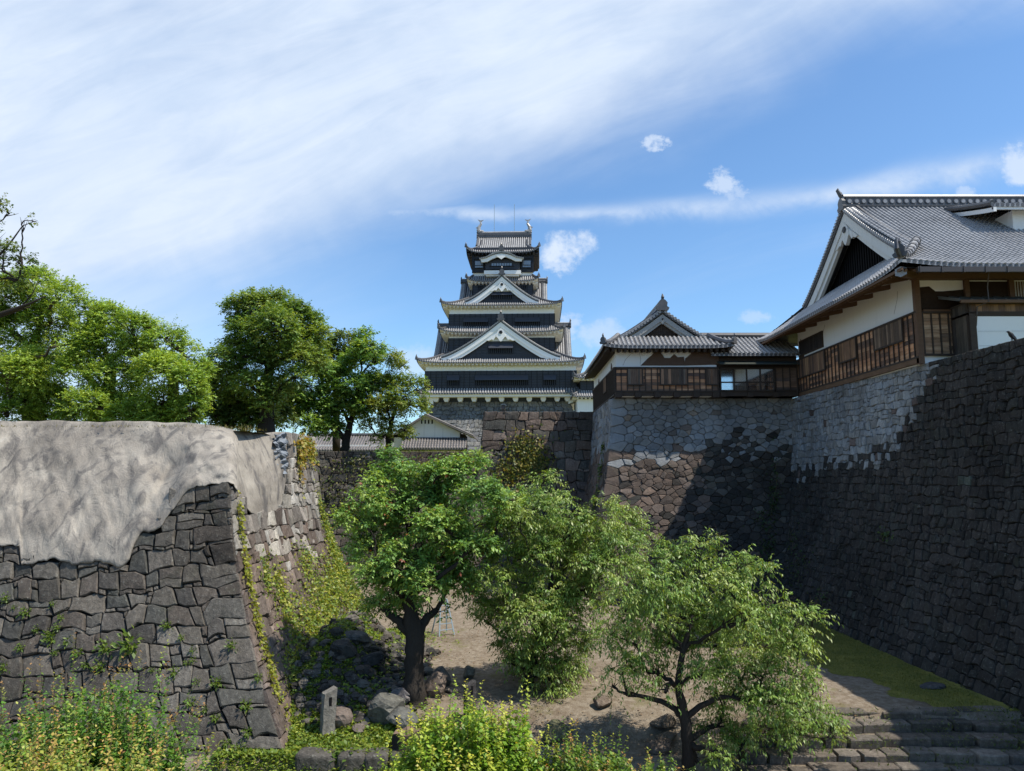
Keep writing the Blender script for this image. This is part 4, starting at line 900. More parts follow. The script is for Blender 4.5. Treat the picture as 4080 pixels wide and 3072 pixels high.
def annex():
    """small white turret just right of the keep"""
    Y = 112; c = PY(2337, 1590, Y); root = empty('corner_turret', (c[0]+2, Y+3, 0)); tag(root, 'small white and black corner turret squeezed between the keep and brown turret', 'turret')
    z = lambda v: EYE+ray(2337, v)[1]*Y
    storey(root, 3.4, 14.5, z(1590), 'plaster', 3.0, 'white_base', False); hip_skirt(root, 3.0, z(1556), 4.3, z(1582), .36, .11, 2.6, 3.9, up=.2, sides=(0, 3)); storey(root, 2.9, z(1590), z(1515), 'black', 2.5, 'storey')
    storey(root, 2.95, z(1516), z(1500), 'plaster', 2.55, 'plaster_band', False); hip_skirt(root, .4, z(1455), 4.0, z(1506), .36, .11, .4, 3.6, up=.3, sides=(0, 3))
annex()
# ------------------------------------------------------------------ weathered brown boarding
WD = [(0.38, 0.189, 0.102), (0.494, 0.254, 0.132), (0.296, 0.157, 0.091), (0.198, 0.115, 0.077), (0.56, 0.316, 0.179), (0.132, 0.086, 0.065)]
WDK = [(0.126, 0.085, 0.061), (0.179, 0.113, 0.078), (0.099, 0.073, 0.061), (0.266, 0.157, 0.098)]
WL = [(0.356, 0.23, 0.139), (0.294, 0.179, 0.106), (0.412, 0.282, 0.18), (0.232, 0.145, 0.089), (0.178, 0.12, 0.082)]
def boards(root, P, d, x0, x1, z0, z1, pal, seed=1, bh=.19, bat=.55, name='board_wall', batcol=None, darken=0.0):
    R = random.Random(seed); m = MB(); m.prism([P(x0, d-.12, z0), P(x1, d-.12, z0), P(x1, d-.12, z1), P(x0, d-.12, z1)], P.o*.06, 0, (.02, .015, .012)); z = z0
    while z < z1-.03:
        zt = min(z+bh*R.uniform(.85, 1.15), z1); x = x0
        while x < x1-.01:
            xe = min(x1, x+bat*R.choice((2, 3, 4))); c = mixcol(pal, R, .25); m.prism([P(x, d, z), P(xe-.008, d, z), P(xe-.008, d-.035, zt+.01), P(x, d-.035, zt+.01)], P.o*-.02, 0, c); x = xe
        z = zt
    o = m.build(name, [M['wood']], root); b = MB()
    for x in np.arange(x0+.03, x1+.01, bat): b.beam(P(x, d+.025, z0), P(x, d+.025, z1), .065, .05, P.o, 0)
    b.beam(P(x0, d+.035, z1), P(x1, d+.035, z1), .1, .07, P.o, 0); b.beam(P(x0, d+.035, z0), P(x1, d+.035, z0), .1, .07, P.o, 0); b.build('battens', [M['darkwood']], o); return o
def upright(root, P, d, x0, x1, z0, z1, pal, seed=2, bw=.16, name='shutter'):
    R = random.Random(seed); m = MB(); x = x0
    while x < x1-.02:
        xe = min(x1, x+bw*R.uniform(.8, 1.3)); m.prism([P(x, d, z0), P(xe-.01, d, z0), P(xe-.01, d, z1), P(x, d, z1)], P.o*(.04+R.uniform(0, .012)), 0, mixcol(pal, R, .3)); x = xe
    o = m.build(name, [M['vwood']], root); b = MB()
    for (a, b_, c0, c1) in ((x0-.08, x1+.08, z1, z1+.09), (x0-.08, x1+.08, z0-.09, z0), (x0-.08, x0, z0, z1), (x1, x1+.08, z0, z1)): b.prism([P(a, d, c0), P(b_, d, c0), P(b_, d, c1), P(a, d, c1)], P.o*.08, 0)
    b.build('frame', [M['darkwood']], o); return o
def patch(root, P, d, pts, mat, name='bare_clay_patch', th=.012):
    """ragged area where plaster has fallen: thin solid"""
    m = MB(); m.prism([P(x, d, z) for x, z in pts], P.o*th, 0); return m.build(name, [M[mat]], root)
def rafters(root, P, d0, d1, z0, z1, x0, x1, sp, mat='timber', name='rafters', w=.1, lim=99):
    m = MB()
    for x in np.arange(x0, x1, sp):
        f = max(0, abs(x)-lim)/2.4; f = min(f, .92); m.beam(P(x, d0+(d1-d0)*f, z0+(z1-z0)*f), P(x, d1, z1), w, .12, (0, 0, 1), 0)
    m.build(name, [M[mat]], root)
def crack(root, P, d, pts, w=.014):
    m = MB()
    for (a, b), (c, e) in zip(pts, pts[1:]): m.beam(P(a, d, b), P(c, d, e), w, .006, P.o, 0)
    m.build('crack', [M['clay']], root)
# ------------------------------------------------------------------ brown turret
def turret():
    cx = 10.77; F0 = 51.0; root = empty('wooden_turret', (cx, 58.0, 0)); tag(root, 'small brown boarded turret with damaged white plaster on the pale stone wall', 'turret')
    P = Side(0); h = 3.63; D = 7.0; b = MB(); b.box(-h+.12, h-.12, -D+.12, D, 13.6, 17.4, 0); o = b.build('plaster_wall', [M['plaster']], root)
    Pl = Side(3); LD = h
    boards(root, P, D, -h, h, 13.95, 15.6, WD+WDK, 3, .2, .42)
    for (a, c, s) in ((-2.7, -1.75, 5), (-.42, 1.38, 6), (2.72, 3.5, 7)): upright(root, P, D+.03, a, c, 14.45, 15.5, WDK+[(.1, .07, .05), (.14, .11, .085)] if s != 7 else WDK, s)
    boards(root, Pl, LD, -6.5, 7, 13.7, 15.6, WDK+[(.09, .055, .03)], 8, .2, .42)
    upright(root, Pl, LD+.03, 1.2, 3.0, 14.5, 15.5, [(.13, .07, .035), (.16, .085, .04)], 9)
    zz = lambda X, Y: ((X-370)*.407/FPX*51.2/.985-3.63, 17.0-(Y-600)*.407/FPX*51.5/.97)
    patch(root, P, D-.115, [zz(*q) for q in [(625, 768), (660, 735), (690, 705), (740, 665), (770, 625), (800, 622), (835, 655), (862, 695), (915, 695), (955, 658), (990, 688), (1050, 683), (1060, 768)]], 'clay', th=.035)
    patch(root, P, D-.115, [zz(*q) for q in [(1052, 768), (1062, 700), (1110, 665), (1130, 640), (1180, 612), (1385, 605), (1392, 758)]], 'clay', th=.04)
    crack(root, P, D-.11, [zz(*q) for q in [(455, 766), (480, 710), (530, 660), (580, 625)]]); crack(root, P, D-.11, [zz(*q) for q in [(622, 760), (628, 700), (618, 640)]]); crack(root, P, D-.11, [zz(*q) for q in [(1080, 690), (1130, 640), (1190, 610)]])
    patch(root, Pl, LD-.115, [(4.2, 15.6), (5.2, 15.6), (4.9, 16.1), (4.6, 16.3)], 'clay', th=.03); patch(root, Pl, LD-.115, [(-3.9, 15.6), (-2.8, 15.6), (-3.1, 16.2), (-3.4, 16.0)], 'clay', th=.03)
    bm = MB(); bm.box(-h, h, -D-.02, -D+1.5, 13.62, 13.95, 0); bm.build('sill_beam', [M['darkwood']], root)
    for x in np.linspace(-h+.25, h-.3, 6): q = MB(); q.box(x-.22, x+.22, -D-.22, -D+1.0, 13.52, 13.86, 0); q.build('beam_end', [M['darkwood']], root)
    e, ey, ze = 4.5, 7.95, 16.95
    # hip skirt on front, left, right; gable above
    ro = hip_skirt(root, 3.2, 17.95, e, ze, .31, .10, ay=D-1.1+.2, ey=ey, up=.18, sides=(0, 1, 3), soffit='darkwood', zs=16.95, mats=[M['tile'], M['pan'], M['ridge']], tile=.34, dent=.45)
    gable(root, P, D-.9, 19.95, 3.35, 17.8, 2*D-2, rib=.31, r=.10, p=1.18, board='greyplaster', bw=.5, wall='darkwood', fin=.75, window=False, pend=.36, tile=.34, verge=.4, inset=.55, foot=.05)
turret()
# ------------------------------------------------------------------ glazed corridor between turret and hall
def corridor():
    root = empty('glazed_corridor', (17.2, 51.0, 0)); tag(root, 'low dark wooden corridor with wide glass window between brown turret and palace hall', 'corridor')
    b = MB(); b.box(-2.85, 2.7, .15, 5, 13.6, 16.72, 0); b.build('wall', [M['darkwood']], root); P = Side(0)
    r = MB(); pr = concave(-3.2, 18.35, .45, 16.5, 1.1); roof_slope(r, P, pr, [-3.4]*9, [3.0]*9, .31, .10, tile=.34); r.tube([P(-3.4, -3.2, 18.5), P(3, -3.2, 18.5)], .22, 8, 2); r.build('roof', TILES(), root)
    sf = MB(); sf.grid([[P(-2.85, -.2, 16.35), P(2.8, -.2, 16.35)], [P(-2.85, .42, 16.33), P(2.8, .42, 16.33)]]); sf.build('soffit', [M['darkwood']], root)
    pn = MB(); pn.prism([P(-2.9, -.15, 16.0), P(-2.9, .75, 15.72), P(-2.9, .75, 15.78), P(-2.9, -.15, 16.08)], (5.5, 0, 0), 0); pn.build('pent_roof', [mat_plain('grey_boards', (.06, .065, .055), .95, .4, 3, .2, .08)], root)
    # flat backing behind glass, coloured pale to stand in for reflections in the panes
    x0, x1, z0, z1 = -2.75, .95, 13.98, 15.52
    rm = MB(); rm.box(x0, x1, -.0-.12+.14, .1, z0, z1, 0); rm.prism([P(-.9, -.0, z0+.5), P(.3, -.0, z0+.5), P(.3, -.0, z1), P(-.9, -.0, z1)], P.o*.02, 1); rm.prism([P(x0+.1, 0, z0), P(x1-.1, 0, z0), P(x1-.1, 0, z0+.35), P(x0+.1, 0, z0+.35)], P.o*.03, 2); rm.build('pane_backing', [mat_plain('pale_reflection', (.55, .6, .63), .7, .4, .5, 0), mat_plain('bright_reflection', (.8, .83, .84), .6, .2, .7, 0), M['timber']], root)
    fr = MB()
    for x in (x0, x0+.92, x0+1.82, x0+2.76, x1): fr.box(x-.045, x+.045, -.22, -.1, z0, z1, 0)
    fr.box(x0, x1, -.22, -.1, z0-.06, z0+.05, 0); fr.box(x0, x1, -.22, -.1, z1-.05, z1+.06, 0); fr.box(x0, x1, -.215, -.11, z0+.53, z0+.62, 0); w = fr.build('window', [M['darkwood']], root)
    g = MB(); g.box(x0, x1, -.165, -.155, z0, z1, 0); g.build('pane', [M['glass']], w)
    boards(root, P, .12, 1.05, 2.7, 14.0, 15.6, WDK, 12, .22, .5)
    bm = MB(); bm.box(-2.85, 2.7, -.15, 1.2, 13.6, 13.92, 0); bm.build('sill_beam', [M['darkwood']], root)
    for x in (-2.6, -.75, 1.05): q = MB(); q.box(x-.2, x+.2, -.3, 1, 13.54, 13.84, 0); q.build('beam_end', [M['darkwood']], root)
    dp = MB(); dp.tube([(2.55, -.2, 13.6), (2.55, -.2, 15.7)], .04, 6, 0); dp.build('drainpipe', [M['darkwood']], root)
corridor()
# ------------------------------------------------------------------ palace hall
def palace():
    X0, Y0, Y1 = 19.9, 35.65, 51.05; CX = X0+15; CY = (Y0+Y1)/2; root = empty('palace_hall', (CX, CY, 0)); tag(root, 'large palace hall with sweeping grey tiled roof above the right stone wall', 'palace hall')
    hx, hy = 15.0, (Y1-Y0)/2; b = MB(); b.box(-hx+.12, hx, -hy+.12, hy, 13.5, 18.5, 0); b.build('plaster_wall', [M['plaster']], root)
    PL, PF = Side(3), Side(0)
    ly = lambda Y: CY-Y       # lateral on the left face
    L = lambda a, b_: sorted((ly(a), ly(b_)))
    # left face boarding
    boards(root, PL, hx, *L(Y0, Y1), 13.85, 16.1, WD, 21, .2, .5)
    for (a, c, z0, s, pal) in ((37.0, 39.9, 14.95, 22, [(.20, .14, .095), (.15, .10, .065), (.10, .07, .05)]), (42.1, 44.2, 14.9, 23, [(.28, .16, .085), (.19, .11, .065)]), (46.4, 50.9, 14.85, 24, [(.28, .17, .095), (.18, .105, .065), (.09, .06, .045)])): upright(root, PL, hx+.03, *L(a, c), z0, 16.02, pal, s)
    sk = MB(); x = L(Y0, Y1); sk.prism([PL(x[0], hx-.1, 13.55), PL(x[1], hx-.1, 13.55), PL(x[1], hx-.1, 13.82), PL(x[0], hx-.1, 13.82)], PL.o*.16, 0, (.16, .095, .055)); sk.build('sill_beam', [M['wood']], root)
    upright(root, PL, hx-.11, *L(46.9, 50.6), 16.42, 17.3, [(.025, .022, .022), (.035, .03, .028)], 25)
    patch(root, PL, hx-.115, [(ly(50.95), 16.1), (ly(50.0), 16.1), (ly(50.2), 17.0), (ly(50.5), 17.55), (ly(50.75), 17.2)], 'clay'); crack(root, PL, hx-.11, [(ly(46.8), 17.3), (ly(46.5), 17.7)]); crack(root, PL, hx-.11, [(ly(38.0), 16.5), (ly(37.6), 17.2), (ly(37.5), 17.6)])
    # corner posts
    q = MB(); q.box(-hx-.06, -hx+.2, -hy-.06, -hy+.2, 13.5, 18.3, 0); q.build('corner_post', [M['timber']], root)
    # front face
    fx = lambda X: X-CX
    boards(root, PF, hy, fx(20.12), fx(21.6), 13.95, 16.05, WL, 26, .2, .42)
    patch(root, PF, hy-.115, [(fx(20.1), 16.1), (fx(22.4), 16.1), (fx(22.4), 17.25), (fx(21.9), 17.2), (fx(21.3), 17.15), (fx(20.95), 17.15), (fx(20.65), 17.4), (fx(20.1), 17.35)], 'lath'); patch(root, PF, hy-.115, [(fx(22.5), 16.0), (fx(24.6), 16.0), (fx(24.6), 17.65), (fx(22.5), 17.65)], 'lath')
    def piece(nm, fn):
        t = MB(); fn(t); t.build(nm, [M['timber']], root)
    piece('wall_beam', lambda t: t.box(fx(19.7), fx(45), -hy-.25, -hy+.1, 17.7, 18.35, 0)); piece('wall_rail', lambda t: t.box(fx(20.2), fx(21.7), -hy-.05, -hy+.1, 16.08, 16.2, 0))
    for X in (22.45, 24.65): piece('wall_post', lambda t: t.box(fx(X)-.12, fx(X)+.12, -hy-.05, -hy+.1, 13.6, 17.7, 0))
    for Y in np.arange(36.4, 50.5, 1.9): piece('eave_bracket', lambda t: t.beam((-hx+.2, Y-CY, 18.05), (-hx-1.25, Y-CY, 17.75), .2, .24))
    la = MB()
    for x in np.arange(24.8, 29.5, .13): la.beam(PF(fx(x), hy-.1+.08, 16.7), PF(fx(x), hy-.02, 17.62), .04, .04, PF.o, 0)
    la.build('lattice', [M['timber']], root)
    # entrance porch with white panel
    yq = 34.35-CY; p = MB(); xl = fx(21.65); zb, zt = 13.45, 16.25
    po = MB(); po.box(xl, fx(30), yq+.06, -hy+.1, zb, zt-.05, 0, (.09, .07, .055)); porch = po.build('porch', [M['vwood']], root)
    Pp = Side(3, 0, 0); upright(porch, Side(3), -xl+.02, CY-35.6, CY-34.45, zb, 15.65, [(.11, .09, .07), (.085, .07, .06), (.13, .105, .08)], 31, .3, 'side_boards'); upright(porch, Side(3), -xl+.02, CY-35.6, CY-34.45, 15.75, 16.2, [(.07, .06, .05), (.09, .075, .06)], 32, .3, 'side_boards')
    pp = MB(); pp.box(xl+.28, xl+3.75, yq, yq+.05, zb, 15.58, 0); pp.build('white_panel', [M['screenwhite']], porch)
    pf = MB(); pf.box(xl-.05, xl+.25, yq-.08, yq+.2, zb, 15.75, 0); pf.box(xl+3.78, xl+4.0, yq-.06, yq+.2, zb, 15.75, 0); pf.box(xl-.05, xl+8, yq-.05, yq+.1, 15.6, 15.76, 0); pf.build('porch_posts', [M['darkwood']], porch)
    wr = MB()
    for z in (14.15, 14.85): wr.tube([(xl+.3, yq-.06, z), (xl+3.7, yq-.06, z+.02)], .004, 5, 0)
    wr.build('wires', [M['blackp']], porch)
    upright(porch, PF, -yq+.0, xl+.05, xl+8, 15.8, 16.15, [(.17, .10, .055), (.20, .12, .07), (.10, .06, .04), (.14, .11, .085)], 33, .24, 'fascia')
    rf = MB(); ra, rb = fx(21.05), fx(31); P = PF; rf.prism([P(ra, hy-.1, 16.75), P(ra, -yq+.35, 16.22), P(ra, -yq+.35, 16.3), P(ra, hy-.1, 16.85)], (rb-ra, 0, 0), 0)
    for x in np.arange(ra, rb, .55): rf.beam(P(x, hy-.1, 16.88), P(x, -yq+.34, 16.33), .06, .05, (0, 0, 1), 0)
    rf.build('porch_roof', [mat_plain('grey_metal_roof', (.10, .105, .10), .55, .4, 2, .1, .4)], porch)
    e = MB(); e.beam(P(ra, -yq+.36, 16.22), P(rb, -yq+.36, 16.22), .1, .14); e.build('porch_eave', [M['timber']], porch)
    dr = MB(); dr.tube([P(fx(22.35), hy+1.9, 17.6), P(fx(22.35), -yq+.4, 16.9), P(fx(22.35), -yq+.42, 16.2), P(fx(21.95), -yq+.15, 16.0), P(fx(21.95), -yq-.3, 13.7)], .03, 6, 0); dr.build('drainpipe', [M['gutter']], root)
    # main roof
    EX, EYf, ZE = 2.0, 2.55, 17.72; zr = 24.35; XG = 20.15-CX; mats = [M['tile_b'], M['pan'], M['ridge']]
    run = hy+EYf
    prof = [(run*i/14, ZE+(zr-ZE)*(1-i/14)**1.14) for i in range(15)]
    lf = lambda x, t: .28*max(0, (-x-(hx-4))/6)**3*t if x < 0 else 0
    xa = []
    for o, z in prof:
        # above the gable foot the roof stops at the verge; below it runs out along the hip
        zf = 19.75; xa.append(XG if z > zf else XG+(-hx-EX-XG)*((zf-z)/(zf-ZE)))
    for sg, P in ((0, PF), (1, Side(2))):
        m = MB(); A = xa if sg == 0 else [-20]*15; Bx = [hx+2]*15 if sg == 0 else [-a for a in xa]
        roof_slope(m, P, prof, A, Bx, .275, .088, lf if sg == 0 else None, .33, nseg=4); m.build('main_roof', mats, root)
    # left skirt under the gable
    m = MB(); pr = concave(hx-.9, 20.0, hx+EX, ZE, 1.12); le = hy+EYf; la_ = 6.75
    xs_ = [la_+(le-la_)*i/8 for i in range(9)]; roof_slope(m, PL, pr, [-x for x in xs_], xs_, .275, .088, lambda x, t: .28*(abs(x)/le)**8*t, .33)
    m.build('skirt_roof', mats, root)
    hp = MB(); pts = [np.array((XG+(-hx-EX-XG)*t, -(hy-.2+(EYf+.2)*t)+0, 19.6+(18.1-19.6)*t-.25*math.sin(math.pi*max(0, t))+.1)) for t in np.linspace(-.18, 1, 9)]; hp.tube(pts, .2, 8, 0)
    for i in range(8): hp.tube([pts[i]*.7+pts[i+1]*.3, pts[i]*.3+pts[i+1]*.7], .235, 8, 2)
    onigawara(hp, pts[-1]+np.array((0, 0, -.1)), .55, (-.7, -.7, 0), 2); hp.tube([pts[-1]+np.array((-.05, -.05, -.1)), pts[-1]+np.array((-.35, -.35, .2)), pts[-1]+np.array((-.3, -.3, .75))], [.1, .12, .03], 6, 2); hp.build('hip_ridge', mats, root)
    gable(root, PL, -XG+.02, zr-.05, 6.55, 19.75, 1.2, rib=.275, r=.088, c=0, p=1.14, board='gableplaster', bw=.85, wall='void', fin=0, window=False, pend=1.0, mats=mats, tile=.33, verge=.5, inset=1.0, lattice=True, foot=.0)
    rd = MB(); rd.box(XG+.1, hx, -.22, .22, zr-.2, zr+.55, 1); rd.tube([(XG, 0, zr+.62), (hx, 0, zr+.62)], .17, 8, 0); rd.box(XG+.05, hx, -.27, .27, zr+.5, zr+.56, 2); rd.box(XG+.05, hx, -.27, .27, zr-.02, zr+.04, 2)
    for x in np.arange(XG+.3, hx, .43):
        rd.tube([(x, -.26, zr+.27), (x, .26, zr+.27)], .17, 10, 2); rd.tube([(x, -.275, zr+.27), (x, .275, zr+.27)], .12, 10, 0)
    onigawara(rd, (XG-.05, 0, zr-.25), .72, (-1, 0, 0), 2); rd.tube([(XG-.1, 0, zr+.7), (XG-.3, 0, zr+1.05), (XG-.25, 0, zr+1.15)], [.14, .1, .05], 6, 2); rd.build('main_ridge', mats, root)
    # eaves: soffit, rafters, gutter
    so = MB(); so.grid([[PL(-hy+.1, hx-.1, 18.45), PL(hy-.1, hx-.1, 18.45)], [PL(-hy-2.4, hx+EX-.1, ZE-.12), PL(hy+2.4, hx+EX-.1, ZE-.12)]]); so.grid([[PF(-hx+.1, hy-.1, 18.75), PF(hx, hy-.1, 18.75)], [PF(-hx-1.9, hy+EYf-.1, ZE-.12), PF(hx, hy+EYf-.1, ZE-.12)]]); so.build('soffit', [M['darkwood']], root)
    rafters(root, PL, hx-.1, hx+EX-.15, 18.36, ZE-.22, -hy-2.2, hy+2.3, .42, 'timber', lim=hy); rafters(root, PF, hy-.1, hy+EYf-.15, 18.65, ZE-.22, -hx-1.7, hx, .42, 'timber', lim=hx)
    fa = MB(); fa.beam(PL(-hy-2.5, hx+EX-.08, ZE-.16), PL(hy+2.5, hx+EX-.08, ZE-.16), .08, .13); fa.build('eave_fascia', [M['timber']], root)
    gu = MB(); gu.box(fx(18.6), hx, -hy-EYf-.14, -hy-EYf+.04, ZE-.36, ZE-.12, 0)
    for x in np.arange(fx(18.7), hx, 1.0): gu.box(x-.03, x+.03, -hy-EYf-.17, -hy-EYf+.06, ZE-.39, ZE-.1, 0)
    gu.build('gutter', [M['gutter']], root)
    cb = MB(); cb.beam((-hx+.1, -hy+.1, 17.95), (-hx-1.75, -hy-1.75-.3, 17.45), .28, .32, (0, 0, 1), 0); cb.build('corner_beam', [M['timber']], root)
    cp = MB(); c = np.array((-hx-1.8, -hy-2.15, 17.5)); f = np.array((-.7, -.7, 0)); l = np.array((.7, -.7, 0)); cp.prism([c+l*a*.25+np.array((0, 0, b_*.25)) for a, b_ in [(-1, .6), (0, 1), (1, .6), (1, -.6), (0, -1), (-1, -.6)]], f*.06, 0); cp.build('beam_cap', [mat_plain('grey_cap', (.28, .30, .32), .5, .3, 9, .3)], root)
    # smoke vent dormer on the front slope
    vo = MB(); vx0, vx1 = fx(27.6), fx(36); vz = 22.1; vy = -4.0
    vo.box(vx0, vx1, vy, vy+3.4, vz-1.3, vz+.55, 0); v_ = vo.build('roof_vent', [M['plaster']], root)
    s = MB(); s.box(vx0+.9, vx1, vy-.03, vy+.02, vz-.55, vz+.1, 0); s.build('vent_slot', [M['void']], v_)
    sl = MB()
    for x in np.arange(vx0+1.0, vx1, .28): sl.box(x-.06, x+.06, vy-.08, vy-.04, vz-.55, vz+.1, 0)
    sl.build('vent_slats', [M['oldplaster']], v_)
    vr = MB(); P = PF; pr = concave(.3, 23.95, -vy+.75, vz+.62, 1.1); roof_slope(vr, P, pr, [vx0-1.6]*9, [vx1]*9, .275, .088, None, .33); vr.tube([P(vx0-1.55, o, z+.1) for o, z in pr], .15, 7, 2); vr.build('vent_roof', mats, v_)
    vb = MB(); vb.prism([P(vx0-1.5, o, z-.16) for o, z in pr]+[P(vx0-1.5, o, z-.4) for o, z in pr[::-1]], (.15, 0, 0), 0); vb.beam(P(vx0-1.5, -vy+.65, vz+.42), P(vx1, -vy+.65, vz+.42), .1, .14); vb.build('vent_bargeboard', [M['plaster']], v_)
M['gableplaster'] = mat_plaster('stained_gable_plaster', (.66, .66, .63), .55)
M['lath'] = mat_plain('exposed_lath', (.045, .03, .022), .95, .7, 9, .8, .1); M['screenwhite'] = mat_plain('white_sheet', (.78, .79, .80), .6, .04, .3, 0, .3)
palace()
# ------------------------------------------------------------------ white storehouse and the tiled range behind the trees
def storehouse():
    Y = 76; root = empty('storehouse', (PY(1715, 1780, Y)[0], Y, 10.0)); tag(root, 'white plastered storehouse gable with four slit windows below the keep', 'storehouse'); cx = root.location[0]
    q = lambda u, v: (PY(u, v, Y)[0]-cx, PY(u, v, Y)[2]-10)
    g = [q(1570, 1785), q(1570, 1742), q(1700, 1657), q(1832, 1722), q(1832, 1785)]; b = MB(); b.prism([(x, 0, z) for x, z in g], (0, 9, 0), 0); w = b.build('wall', [M['plaster']], root)
    for u in (1680.5, 1694.5, 1708, 1722): x, z = q(u, 1680); s = MB(); s.box(x-.07, x+.07, -.03, .05, z-.22, z+.18, 0); s.build('slit_window', [M['void']], w)
    for u in (1640, 1690, 1733, 1765, 1797): x, _ = q(u, 1700); s = MB(); s.box(x-.012, x+.012, -.01, .02, q(u, 1745)[1], q(u, 1668+abs(u-1700)*.6)[1], 0); s.build('seam', [mat_plain('grey_seam', (.45, .45, .44), .9)], w)
    for (a, c, nm) in ((q(1700, 1652), q(1542, 1752), 0), (q(1700, 1652), q(1885, 1735), 1)):
        r = MB(); d = np.array((c[0]-a[0], c[1]-a[1])); P = lambda l, o, z: np.array((a[0]+o*np.sign(d[0]), -.5+l, z)); pr = [(abs(d[0])*i/6, a[1]+d[1]*i/6) for i in range(7)]
        roof_slope(r, P, pr, [0]*7, [10]*7, .32, .09, eave=.12); r.beam((a[0], -.52, a[1]-.12), (c[0], -.52, c[1]-.12), .1, .24, (0, -1, 0), 3); r.build('roof', [M['brown_tile'], M['pan'], M['ridge'], mat_plain('verge_board', (.2, .19, .17), .8)], root)
    lr = MB(); x0, z1 = q(1612, 1748); x1, z0 = q(1858, 1790); P = Side(0); roof_slope(lr, P, [(.05+.9*i/4*1.6, z1+.05+(z0-z1)*i/4) for i in range(5)], [x0-.1*i for i in range(5)], [x1]*5, .28, .085, tile=.3); lr.build('pent_roof', [M['brown_tile'], M['pan'], M['ridge']], root)
    bm = MB(); bm.box(x0-.1, x1+.1, -.1, .0, z1-.02, z1+.12, 0); bm.box(q(1835, 0)[0]-.1, q(1862, 0)[0], .5, 6, 0, q(1840, 1728)[1], 0); bm.build('dark_trim', [M['darkwood']], root)
storehouse()
def long_house():
    Y = 82; a = PY(1290, 1795, Y); root = empty('tiled_roof_house', ((PY(1290, 1790, Y)[0]+PY(1600, 1790, Y)[0])/2, Y, 10)); tag(root, 'long low house showing only its brown tiled roof behind the terrace trees', 'house')
    L = 6.5; b = MB(); b.box(-L, L, 0, 5, 0, 1.6, 0); b.build('wall', [M['plaster']], root); P = Side(0)
    for k in (0, 2):
        P = Side(k, 0, 2.5); r = MB(); roof_slope(r, P, [(3.3*i/6, 2.75-1.75*i/6) for i in range(7)], [-L-.4]*7, [L+.4]*7, .3, .09, tile=.3); r.build('roof', [M['brown_tile'], M['pan'], M['ridge']], root)
    r = MB(); r.tube([(-L-.4, 2.5, 2.85), (L+.4, 2.5, 2.85)], .2, 8, 0); r.build('ridge', [M['ridge']], root)
long_house()
def crow():
    p = PY(4030, 1362, 30.2); root = empty('crow', (p[0], 30.2, p[2]-.02)); tag(root, 'black crow perched on the top edge of the right stone wall', 'crow'); mb = MB()
    mb.tube([(.26, 0, .02), (.18, 0, .1), (.08, 0, .22), (0, 0, .32), (-.06, 0, .40), (-.10, 0, .445), (-.135, 0, .445)], [.02, .035, .085, .095, .06, .055, .03], 10, 0); mb.build('body', [M['crow']], root, True)
    b = MB(); b.tube([(-.13, 0, .445), (-.215, 0, .43)], [.022, .004], 6, 0); b.build('beak', [M['void']], root)
    for s in (-1, 1): l = MB(); l.tube([(.04, s*.035, .2), (.02, s*.035, .1), (.03, s*.035, 0)], [.02, .012, .012], 5, 0); l.tube([(.03, s*.035, .008), (-.05, s*.035, .008)], .008, 4, 0); l.build('leg', [M['crow']], root)
    w = MB(); w.prism([(-.02, -.095, .33), (.12, -.1, .22), (.24, -.06, .05), (.1, -.105, .12), (0, -.1, .22)], (0, .012, 0), 0); w.build('wing', [M['crow']], root)
crow()
def round_lamp():
    p = PY(2006, 1636, 64.0); root = empty('floodlight', (p[0], 64.2, 13.55)); tag(root, 'rounded dark floodlight with a pale cap on top of the brown bastion', 'floodlight'); m = MB()
    m.tube([(0, -.45, .5), (0, .1, .52), (0, .3, .5)], [.21, .22, .12], 12, 0); m.build('housing', [mat_plain('dark_housing', (.03, .02, .025), .3, .2, 4, 0, .5)], root)
    c = MB(); rows = [[(.25*math.cos(t), y, .5+.25*math.sin(t)) for t in np.linspace(.15*math.pi, .85*math.pi, 9)] for y in (-.5, .2)]; c.grid(rows); o = c.build('cap', [M['metal']], root); o.modifiers.new('t', 'SOLIDIFY').thickness = .03
    f = MB(); f.box(-.2, .2, -.1, .1, 0, .32, 0); f.build('stand', [M['gutter']], root)
round_lamp()
